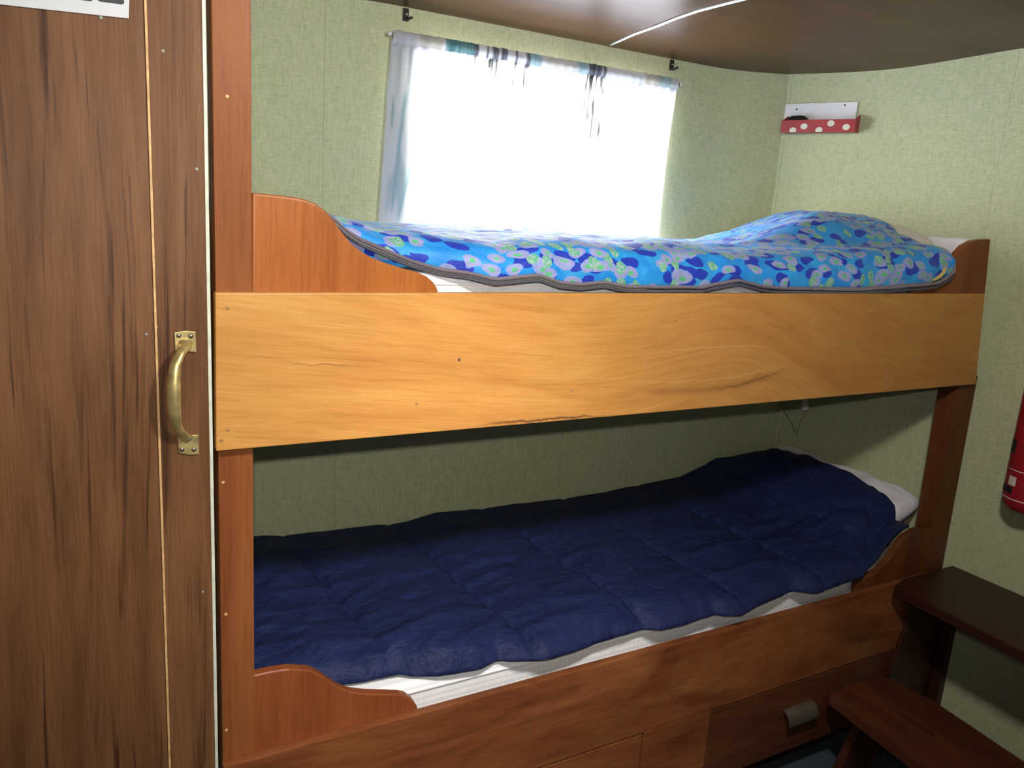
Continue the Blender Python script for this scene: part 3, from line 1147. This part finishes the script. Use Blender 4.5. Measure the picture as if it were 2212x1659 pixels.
def lip(dz0, dz1, dy0, dy1, ruff):
    b = bmesh.new()
    prev = None
    for k, p in enumerate(tape_path):
        g_ = 1.0 + 0.25 * sstep(1.1, 1.5, p.x)
        rf = ruff * nz(p.x * 24, 4.0)
        ring = [b.verts.new(p + Vector((0, dy, dz * g_ + rf))) for dy, dz in
                ((dy0, dz0), (dy0 - 0.0014, (dz0 + dz1) / 2), (dy1, dz1), (dy1 + 0.0022, dz1), (dy0 + 0.0022, dz0))]
        if prev:
            for q in range(5):
                b.faces.new((prev[q], prev[(q + 1) % 5], ring[(q + 1) % 5], ring[q]))
        else:
            b.faces.new(ring)
        prev = ring
    b.faces.new(prev[::-1])
    return b


zt = finish('zip_tape', lip(0.0010, 0.0078, -0.0020, 0.0010, 0.0), M['tape'], bag, smooth=True, angle=70)
finish('zip_tape', lip(-0.0072, -0.0026, -0.0002, 0.0, 0.0006), M['tape_dark'], bag, smooth=True, angle=70)
b = bmesh.new()
for i in range(0, 330):
    x = lerp(0.185, 0.80, i / 329)
    p = bag_pt(x, 0.08) + Vector((0, -0.0065 - 0.0006, -0.0028 + 0.0015 * nz(x * 14, 3.0)))
    bm_box(x - 0.00055, x + 0.00055, p.y - 0.0010, p.y + 0.0014, p.z - 0.0013, p.z + 0.0013, bm=b)
tt = finish('zip_teeth', b, M['teeth'], bag)
tt['kind'] = 'stuff'
b = bmesh.new()
tab = [at_y(px, py, -0.031) for px, py in ((2015, 605), (2024, 599), (2035, 589), (2042, 577), (2046, 578), (2044, 588), (2034, 599), (2018, 607))]
finish('pull_tab', bm_prism(tab, (0, 0.002, 0), 0.0005), M['tag'], bag)['label'] = 'yellow tab at the end of the zip'

# ------------------------------------------------------------------ navy quilt on the lower bunk
hem_px = [(732, 1476), (783, 1471), (866, 1453), (892, 1459), (946, 1458), (1036, 1444), (1076, 1424), (1101, 1427), (1177, 1424), (1239, 1407),
          (1294, 1384), (1392, 1357), (1428, 1360), (1471, 1350), (1544, 1325), (1562, 1329), (1602, 1328), (1638, 1306), (1710, 1275), (1761, 1281),
          (1819, 1259), (1862, 1245), (1905, 1219)]
hem = [(0.06, 0.075), (0.15, 0.075)] + [(p.x, p.y) for p in (at_z(px, py, 0.582) for px, py in hem_px)] + [(1.83, 0.03), (1.90, 0.034)]
hem = sorted(hem)
bked = [(0.05, 0.645), (0.185, 0.641), (0.358, 0.63), (0.595, 0.621), (0.69, 0.635), (0.876, 0.629), (1.148, 0.623), (1.275, 0.624),
        (1.408, 0.637), (1.576, 0.641), (1.755, 0.656), (1.9, 0.66)]
redge = [(0.0, 1.875), (0.03, 1.875), (0.08, 1.872), (0.14, 1.884), (0.24, 1.892), (0.36, 1.905), (0.46, 1.912), (0.54, 1.88), (0.61, 1.80), (0.66, 1.74)]


def quilt_z(x, y, yh):
    yb = YL - 0.012
    t = (y - yh) / (yb - yh)
    edge = 1 - math.exp(-max(0.0, (y - yh)) / 0.022)
    calm = 1 - 0.7 * sstep(0.55, 1.0, t)
    zb = curve1(bked, x)
    z = 0.580 + 0.034 * edge + (zb - 0.622) * sstep(0.35, 1.0, t)
    # pillow under the head end
    z += 0.104 * sstep(1.56, 1.86, x) * sstep(0.0, 0.14, y - 0.02) * (1 - 0.35 * sstep(0.5, 0.66, y))
    # stitched channels running across the bunk
    d = ((x + 0.10 * (y - 0.3) - 0.30) / 0.285)
    dd = abs(d - round(d)) * 0.285
    z -= 0.010 * math.exp(-(dd / 0.010) ** 2) * edge * calm
    z += 0.010 * (1 - math.exp(-(dd / 0.06) ** 2)) * edge * calm
    # cross stitches
    q = (y - 0.03) / 0.20
    qd = abs(q - round(q)) * 0.20
    z -= 0.004 * math.exp(-(qd / 0.012) ** 2) * (0.4 + 0.6 * max(0, nz(x * 6, y, 4)))
    # creases
    ux = x * 0.9 + y * 0.5
    uy = y * 1.5 - x * 0.35
    a = 1 - abs(nz(ux * 5.0, uy * 9.0, 1.7))
    z += 0.010 * (a ** 3) * edge * calm - 0.004
    a2 = 1 - abs(nz(x * 9.0 + 3, y * 19.0 - x * 4, 6.1))
    z += 0.004 * (a2 ** 4) * edge * calm
    z += 0.010 * nz(x * 4, y * 5, 9.0) * edge * calm
    # gathers near the hem
    z += 0.006 * nz(x * 26, 0.5, 2.0) * math.exp(-(y - yh) / 0.07)
    return z


QX, QY = 380, 110
b = bmesh.new()
g = []
for i in range(QX + 1):
    u = i / QX
    col_ = []
    for j in range(QY + 1):
        v = j / QY
        yh0 = smooth1(hem, lerp(0.068, 1.885, u), 0.008)
        y_guess = lerp(yh0, YL - 0.012, v)
        x = lerp(0.068, curve1(redge, y_guess), u)
        yh = smooth1(hem, min(x, 1.9), 0.008)
        y = lerp(yh, YL - 0.012, v)
        z = quilt_z(x, y, yh)
        z = max(z, 0.579)
        # right end droops over the pillow, front right corner rides on the guard
        rim = sstep(0.97, 1.0, u)
        z -= 0.004 * rim
        if v < 0.08 and x > 1.64:
            gz = curve1([(1.64, 0.585), (1.72, 0.61), (1.78, 0.645), (1.83, 0.665), (1.9, 0.672)], x)
            z = max(z, gz)
        pq = Vector((x, y, z))
        if x > 1.6:
            pq = over_pillows(pq, 0.009)
        col_.append(b.verts.new(pq))
    g.append(col_)
for i in range(QX):
    for j in range(QY):
        b.faces.new((g[i][j], g[i + 1][j], g[i + 1][j + 1], g[i][j + 1]))
quilt = finish('quilt', b, M['navy'], origin=(0.97, 0.33, 0.573), smooth=True)
so = quilt.modifiers.new('padding', 'SOLIDIFY')
so.thickness = 0.006
so.offset = -1.0
props(quilt, 'dark navy quilted cover spread over the lower bunk', 'quilt')

# ------------------------------------------------------------------ curtain, rod and hooks
CY = YB - 0.028
TL, TR = at_y(848, 63, CY), at_y(1464, 170, CY)
BL, BR = at_y(814, 516, CY), at_y(1424, 541, CY)
NU, NV = 340, 90
b = bmesh.new()
cl = b.loops.layers.color.new('print')
WHITE = (0.82, 0.82, 0.86)
TEAL = (0.27, 0.44, 0.47)
GREY = (0.27, 0.28, 0.33)
BEIGE = (0.62, 0.58, 0.50)
PALE = (0.45, 0.60, 0.66)


def print_col(u, v):
    c = Vector(WHITE)
    wob = 0.012 * nz(u * 40, v * 20, 3.3)
    uu = u + wob * 0.25
    hd_ = v < 0.062
    if hd_:
        def patch_(a0, a1, colr, amt, soft=0.004):
            nonlocal c
            k = sstep(a0 - soft, a0 + soft, uu) * sstep(a1 + soft, a1 - soft, uu)
            k *= amt * (0.75 + 0.25 * sstep(-0.3, 0.3, nz(u * 220, v * 6, 2.0)))
            c = c.lerp(Vector(colr), k)
        patch_(0.075, 0.15, BEIGE, 0.5)
        patch_(0.48, 0.60, BEIGE, 0.3, 0.02)
        patch_(0.86, 0.93, BEIGE, 0.5)
        patch_(0.43, 0.47, PALE, 0.8, 0.008)
        patch_(0.60, 0.64, PALE, 0.7, 0.008)
        patch_(0.92, 0.97, PALE, 0.6, 0.008)
        patch_(0.155, 0.245, TEAL, 0.95)
        for a, w_ in ((0.251, 0.008), (0.290, 0.003), (0.315, 0.010), (0.342, 0.009), (0.383, 0.004), (0.424, 0.006), (0.665, 0.025), (0.70, 0.006)):
            patch_(a - w_, a + w_, GREY, 0.9)
    else:
        # brush strokes trailing below the header
        for a, w_, ln in ((0.315, 0.012, 0.19), (0.383, 0.006, 0.2), (0.424, 0.009, 0.19), (0.25, 0.003, 0.16), (0.655, 0.008, 0.34), (0.675, 0.006, 0.42), (0.70, 0.006, 0.50), (0.64, 0.004, 0.28), (0.30, 0.003, 0.12)):
            dx = uu + 0.004 * nz(v * 14, a * 9, 1) - a
            end = ln * (1 + 0.35 * nz(u * 160, 1.0))
            k = sstep(1.25, 0.75, abs(dx) / w_) * sstep(end * 1.05, end * 0.8, v)
            c = c.lerp(Vector((0.16, 0.16, 0.145)), k * (0.55 + 0.45 * sstep(-0.2, 0.3, nz(u * 130, v * 7, 4))))
        # long pale teal strokes on the side folds
        for a, sl, w_, v0, v1 in ((0.018, -0.004, 0.004, 0.28, 0.5), (0.055, -0.03, 0.006, 0.25, 0.9), (0.115, -0.10, 0.006, 0.35, 0.95), (0.975, 0.005, 0.005, 0.3, 0.55), (0.962, 0.0, 0.006, 0.7, 0.95)):
            k = math.exp(-((u - a - sl * (v - v0) + 0.002 * nz(v * 9, a * 50)) / w_) ** 2) * sstep(v0, v0 + 0.08, v) * sstep(v1, v1 - 0.1, v)
            c = c.lerp(Vector((0.45, 0.60, 0.66)), 0.6 * k)
        k = sstep(0.0, 0.4, nz(u * 30, v * 5, 7.7)) * sstep(0.45, 0.6, v) * sstep(0.01, 0.03, u) * sstep(0.13, 0.10, u)
        c = c.lerp(Vector((0.62, 0.69, 0.73)), 0.7 * k)
    return c


vsl = []
vcol = {}
for i in range(NU + 1):
    u = i / NU
    col_ = []
    for j in range(NV + 1):
        v = (j / NV)
        v = v ** 1.25
        p = (TL.lerp(TR, u)).lerp(BL.lerp(BR, u), v)
        gather = 1 - sstep(0.0, 0.5, v) * 0.5
        ph = u * 2 * math.pi
        fold = 0.0045 * gather * math.sin(ph * 31 + 2.5 * nz(u * 9, 1.0)) * (1 - sstep(0.05, 0.4, v))
        fold += 0.008 * sstep(0.05, 0.5, v) * math.sin(ph * 7 + 3 * nz(u * 4, v * 0.7, 2.0))
        fold += 0.006 * nz(u * 16, v * 1.5, 5.0)
        if v < 0.065:      # rod pocket
            fold = 0.25 * fold - 0.009 * math.sin(math.pi * v / 0.065) ** 0.5
        edge = 0.006 * math.exp(-u / 0.02) + 0.006 * math.exp(-(1 - u) / 0.02)
        p = p + Vector((0, fold + edge * sstep(0.05, 0.3, v), 0.0025 * nz(u * 70, v * 3, 9.0) if v < 0.02 else 0))
        vv = b.verts.new(p)
        vcol[vv] = print_col(u, v)
        col_.append(vv)
    vsl.append(col_)
for i in range(NU):
    for j in range(NV):
        f = b.faces.new((vsl[i][j], vsl[i + 1][j], vsl[i + 1][j + 1], vsl[i][j + 1]))
        for lp in f.loops:
            c = vcol[lp.vert]
            lp[cl] = (c.x, c.y, c.z, 1)
ctn = finish('curtain', b, M['curtain'], origin=((TL.x + TR.x) / 2, CY, 1.30), smooth=True)
props(ctn, 'thin white curtain with faint teal and grey print drawn over the window', 'curtain')

rod = thing('curtain_rod', (1.03, CY, 1.88), 'thin metal rod carrying the white curtain above the window', 'curtain rod')
RZ = 0.022
ra, rb = at_y(842, 72, CY - 0.001), at_y(1470, 182, CY - 0.001)
ra.z += 0.0
finish('rod', bm_tube([ra, rb], 0.0032, 12), M['chrome'], rod, smooth=True)
for p in (ra, rb):
    finish('end_knob', bm_lathe([(0, -0.006), (0.004, -0.0045), (0.0055, 0), (0.004, 0.0045), (0, 0.006)], p, Vector((1, 0, 0)), 16), M['lamp_white'], rod, smooth=True)
    sgn = 1 if p is ra else -1
    q = p + Vector((0.008 * sgn, 0, 0))
    finish('hook', bm_tube([Vector((q.x, YB - 0.001, q.z + 0.006)), Vector((q.x, CY + 0.006, q.z + 0.004)), Vector((q.x, CY - 0.005, q.z)),
                            Vector((q.x, CY - 0.006, q.z - 0.006)), Vector((q.x, CY + 0.001, q.z - 0.007))], 0.0016, 8), M['black_metal'], rod, smooth=True)


def bracket(px, py, label):
    c = at_y(px, py, YB)
    c.z = min(c.z, ceil_z(c.x, YB) - 0.02)
    t = thing('rod_bracket', (c.x, YB, c.z - 0.012), label, 'bracket', 'empty black brackets under the ceiling')
    finish('plate', bm_box(c.x - 0.009, c.x + 0.007, YB - 0.0035, YB - 0.0003, c.z - 0.014, c.z + 0.017, 0.001), M['black_metal'], t)
    finish('cup', bm_tube([Vector((c.x - 0.004, YB - 0.003, c.z - 0.010)), Vector((c.x - 0.002, YB - 0.014, c.z - 0.0115)),
                           Vector((c.x + 0.004, YB - 0.020, c.z - 0.009)), Vector((c.x + 0.010, YB - 0.021, c.z - 0.006))], [0.004, 0.004, 0.0035, 0.003], 10), M['black_metal'], t, smooth=True)
    finish('screw', bm_lathe([(0.0035, 0), (0.003, 0.0012), (0, 0.0018)], (c.x + 0.001, YB - 0.0035, c.z + 0.004), Vector((0, -1, 0)), 12), M['chrome'], t, smooth=True)


bracket(877, 17, 'small black bracket under the ceiling above the left end of the curtain')
bracket(1452, 127, 'small black bracket under the ceiling above the right end of the curtain')

# ------------------------------------------------------------------ polka dot rack on the end wall
ru = (FC - FB).normalized()                    # along the wall, away from the corner
rn = Vector((ru.y, -ru.x, 0))                  # into the cabin
if rn.x > 0:
    rn = -rn


def at_facet(px, py, w=0.0):
    """pixel -> (u, z) on the plane w in front of the angled wall"""
    r = ray(px, py)
    p0 = FB + rn * w
    t = ((p0 - CAM).dot(rn)) / r.dot(rn)
    p = CAM + r * t
    return (p - FB).dot(ru), p.z


def RP(u, w, z):
    return FB + ru * u + rn * w + Vector((0, 0, z))


def rbox(u0, u1, w0, w1, z0, z1, bev=0.0):
    b = bm_box(u0, u1, w0, w1, z0, z1, bev)
    for v in b.verts:
        v.co = RP(v.co.x, v.co.y, v.co.z)
    return b


(bu0, bz1), (bu1, bz1b) = at_facet(1697, 228, 0.006), at_facet(1854, 216, 0.006)
(fu0, fz1), (fu1, fz1b) = at_facet(1688, 267, 0.048), at_facet(1850, 249, 0.048)
(_, fz0), (_, fz0b) = at_facet(1692, 294, 0.048), at_facet(1850, 276, 0.048)
bz1, fz1, fz0 = (bz1 + bz1b) / 2, (fz1 + fz1b) / 2, (fz0 + fz0b) / 2
rc = RP((bu0 + bu1) / 2, 0.0, fz0)
rk = thing('letter_rack', rc, 'red wall rack with cream dots and a white back on the end wall', 'rack')
finish('back_panel', rbox(bu0, bu1, 0.0008, 0.006, fz0, bz1, 0.0012), M['rack_white'], rk)
finish('front_panel', rbox(fu0, fu1, 0.043, 0.048, fz0, fz1, 0.0015), M['red_paint'], rk)
finish('bottom_panel', rbox(fu0 + 0.004, fu1 - 0.004, 0.006, 0.043, fz0, fz0 + 0.005), M['red_paint'], rk)
for ua in (fu0, fu1 - 0.005):
    finish('side_panel', bm_prism([RP(ua, 0.006, fz0), RP(ua, 0.043, fz0), RP(ua, 0.043, fz1), RP(ua, 0.006, fz1 + 0.018)], ru * 0.005, 0.0008), M['red_paint'], rk)
for px, py in ((1712, 288), (1737, 273), (1769, 281.5), (1795, 266.5), (1828, 274.5)):
    cu, cz = at_facet(px, py, 0.048)
    cz = min(max(cz, fz0 + 0.006), fz1 - 0.009)
    outl = []
    for k in range(24):
        an = 2 * math.pi * k / 24
        outl.append(RP(cu + 0.0112 * math.cos(an), 0.0479, max(cz + 0.0092 * math.sin(an), fz0 + 0.0005)))
    finish('dot', bm_prism(outl, rn * 0.0012, 0.0), M['dot_paint'], rk)
for px, py in ((1721, 236), (1825, 227)):
    cu, cz = at_facet(px, py, 0.006)
    finish('screw', bm_lathe([(0.003, 0), (0.0025, 0.0012), (0, 0.0016)], RP(cu, 0.006, cz), rn, 12), M['black_metal'], rk, smooth=True)
# black thing lying in the rack
gc = RP(fu0 + 0.044, 0.0245, fz0 + 0.031)
gl = thing('glasses_case', RP(fu0 + 0.044, 0.0245, fz0 + 0.006), 'small black case lying in the left end of the red dotted rack', 'case')
finish('case_shell', bm_pillow(gc, 0.030, 0.068, 0.048, rotz=math.atan2(ru.y, ru.x) + math.pi / 2, nu=14, nv=20, corner=0.35, wr=0.0), M['black_plastic'], gl, smooth=True)
finish('clasp', rbox(fu0 + 0.0772, fu0 + 0.0805, 0.020, 0.029, fz0 + 0.026, fz0 + 0.034, 0.001), M['steel'], gl)

# ------------------------------------------------------------------ reading lamp in the lower bunk
c = at_x(1738, 881, 1.93)
lm = thing('reading_lamp', (XR - 0.01, c.y, c.z), 'small white reading lamp hanging under the upper bunk above the lower pillow', 'lamp')
ax = Vector((0.15, -0.25, -1)).normalized()
finish('lamp_shade', bm_lathe([(0.0045, -0.034), (0.0085, -0.028), (0.0105, -0.012), (0.0125, 0.006), (0.0095, 0.014), (0.0, 0.017)], c + Vector((0, 0, 0.006)), ax, 20), M['lamp_white'], lm, smooth=True)
top = c - ax * 0.028
finish('arm', bm_tube([top, top + Vector((0.012, 0.004, 0.03)), Vector((XR - 0.012, top.y + 0.006, top.z + 0.045)), Vector((XR - 0.001, top.y + 0.006, top.z + 0.045))], 0.003, 10), M['lamp_white'], lm, smooth=True)
cp = [at_x(px, py, 1.95) for px, py in ((1732, 896), (1729, 910), (1725, 924), (1720.5, 938), (1717, 930), (1709, 913), (1699, 896), (1688, 879))]
cp[0] = c + ax * 0.02
finish('cord', bm_tube(cp, 0.0009, 8), M['steel'], lm, smooth=True)

# ------------------------------------------------------------------ fire extinguisher
ec = Vector((1.958, -0.216, 0.0))
ex = thing('fire_extinguisher', (ec.x, ec.y, 0.80), 'red fire extinguisher hung on the green end wall at the right edge', 'fire extinguisher')
RE = 0.058
finish('body', bm_lathe([(0, 0.800), (0.030, 0.801), (0.047, 0.808), (0.056, 0.822), (RE, 0.84), (RE, 1.12), (0.054, 1.145), (0.040, 1.165), (0.022, 1.178), (0.016, 1.19), (0, 1.19)],
                        ec, Vector((0, 0, 1)), 48), M['ext_red'], ex, smooth=True)


def patch(a0, a1, z0, z1, r_=RE + 0.0006):
    b, vs = bm_grid(12, 2, lambda u, v: ec + Vector((r_ * math.cos(math.radians(lerp(a0, a1, u))), r_ * math.sin(math.radians(lerp(a0, a1, u))), lerp(z0, z1, v))))
    r2 = bmesh.ops.extrude_face_region(b, geom=list(b.faces), use_keep_orig=True)
    for q in r2['geom']:
        if isinstance(q, bmesh.types.BMVert):
            d = Vector((q.co.x - ec.x, q.co.y - ec.y, 0)).normalized()
            q.co -= d * 0.0004
    return b


# angle 180 faces the cabin, about 118 is the silhouette nearest the bunk
finish('label', patch(150, 172, 0.872, 0.896), M['label_cream'], ex)
finish('label', patch(122, 166, 0.850, 0.868), M['black_plastic'], ex)
finish('label', patch(112, 150, 0.952, 0.990), M['black_plastic'], ex)
finish('stripe', patch(90, 300, 0.836, 0.8385), M['label_cream'], ex)
finish('stripe', patch(140, 300, 0.912, 0.914), M['label_cream'], ex)
finish('valve', bm_lathe([(0.014, 1.188), (0.014, 1.21), (0.019, 1.212), (0.019, 1.232), (0.010, 1.236), (0, 1.236)], ec, Vector((0, 0, 1)), 20), M['brass'], ex, smooth=True, angle=40)
finish('lever', bm_prism([ec + Vector(p) for p in ((0.0, -0.008, 1.236), (-0.085, -0.008, 1.250), (-0.085, -0.008, 1.244), (0.0, -0.008, 1.228))], (0, 0.016, 0), 0.001), M['black_metal'], ex)
finish('hose', bm_tube([ec + Vector(p) for p in ((-0.012, -0.012, 1.222), (-0.03, -0.05, 1.215), (-0.03, -0.078, 1.17), (-0.02, -0.078, 1.05), (-0.015, -0.074, 0.92))], 0.008, 12), M['black_plastic'], ex, smooth=True)
finish('bracket', bm_box(ec.x + RE - 0.004, XR - 0.0005, ec.y - 0.015, ec.y + 0.015, 0.86, 1.13, 0.001), M['black_metal'], ex)

# ------------------------------------------------------------------ bench along the end wall
bn = thing('bench', (1.865, -0.6, 0.0), 'dark stained narrow bench along the end wall beside the lower bunk', 'bench')
zt_ = 0.551
outl = [(1.728, -0.046, zt_), (1.795, -0.0235, zt_), (XR - 0.002, -0.0235, zt_), (XR - 0.002, -1.25, zt_), (1.69, -1.25, zt_)]
finish('seat', bm_prism([Vector(p) - Vector((0, 0, 0.028)) for p in outl], (0, 0, 0.028), 0.006, 3), M['dark'], bn)
la, lb = at_y(1978, 1303, -0.040), at_y(1922, 1460, -0.040)
lz = lambda z: la.x + (lb.x - la.x) * (z - la.z) / (lb.z - la.z)
finish('leg', bm_prism([(max(lz(0.0), 1.68), -0.040, 0.0), (XR - 0.001, -0.040, 0.0), (XR - 0.001, -0.040, 0.522), (lz(0.522), -0.040, 0.522)], (0, 0.013, 0), 0.002), M['dark'], bn)
finish('cleat', bm_box(XR - 0.028, XR - 0.001, -0.070, -0.0405, 0.0, 0.5225, 0.002), M['dark'], bn)
finish('leg', bm_prism([(1.72, -1.15, 0.0), (XR - 0.001, -1.15, 0.0), (XR - 0.001, -1.15, 0.522), (1.78, -1.15, 0.522)], (0, 0.02, 0), 0.002), M['dark'], bn)

# ------------------------------------------------------------------ low stool
st = thing('step_stool', (1.70, -0.25, 0.0), 'low dark wooden stool with a slot in its top, on the carpet beside the bench', 'stool')
zs = 0.285
P = [at_z(px, py, zs) for px, py in ((1793, 1498), (1832, 1476), (1890, 1455), (1936, 1471), (2019, 1515))]
for p in P:
    p.y = min(p.y, -0.0435)
dv = at_z(2004, 1659, zs) - P[0]
dv.normalize()
L_ = 0.50
out = P + [P[4] + dv * (L_ - 0.12), P[4] + dv * (L_ - 0.06) + Vector((-0.05, 0, 0)), P[0] + dv * (L_ - 0.02) + Vector((0.06, 0, 0)), P[0] + dv * (L_ - 0.06)]
sl0, sl1 = at_z(1948, 1540, zs), at_z(2010, 1583, zs)
hole = []
dd = (sl1 - sl0).normalized()
nn = Vector((dd.y, -dd.x, 0))
for k in range(7):
    an = math.pi / 2 + math.pi * k / 6
    hole.append(sl0 + (dd * math.cos(an) + nn * math.sin(an)) * 0.011)
for k in range(7):
    an = -math.pi / 2 + math.pi * k / 6
    hole.append(sl1 + (dd * math.cos(an) + nn * math.sin(an)) * 0.011)
off = Vector((0, 0, -0.034))
b = bmesh.new()
vo_ = [b.verts.new(p + off) for p in out]
vh_ = [b.verts.new(p + off) for p in hole]
# two faces meeting along the line through the slot
b.faces.new([vo_[k] for k in (2, 3, 4, 5, 6)] + [vh_[k] for k in (10, 9, 8, 7, 6, 5, 4, 3)])
b.faces.new([vo_[k] for k in (6, 7, 8, 0, 1, 2)] + [vh_[k] for k in (3, 2, 1, 0, 13, 12, 11, 10)])
r = bmesh.ops.extrude_face_region(b, geom=list(b.faces), use_keep_orig=True)
bmesh.ops.translate(b, verts=[g_ for g_ in r['geom'] if isinstance(g_, bmesh.types.BMVert)], vec=(0, 0, 0.034))
bmesh.ops.recalc_face_normals(b, faces=b.faces)
bevel_all(b, 0.003, 2, 40)
finish('seat', b, M['stool'], st)
mid = (P[0] + P[4]) / 2
for k, (ya, yb) in enumerate(((-0.095, -0.046), (-0.40, -0.445))):
    xa, xb = P[0].x + 0.075, P[4].x - 0.035
    if k:
        xa, xb = xa - 0.03, xb - 0.03
    finish('leg', bm_prism([(xa - 0.012, yb, 0.0), (xb + 0.012, yb, 0.0), (xb, ya, zs - 0.034), (xa, ya, zs - 0.034)], (0, -0.024 if k == 0 else 0.024, 0), 0.002), M['stool'], st)
finish('stretcher', bm_box(1.71, 1.73, -0.40, -0.11, 0.12, 0.18, 0.002), M['stool'], st)
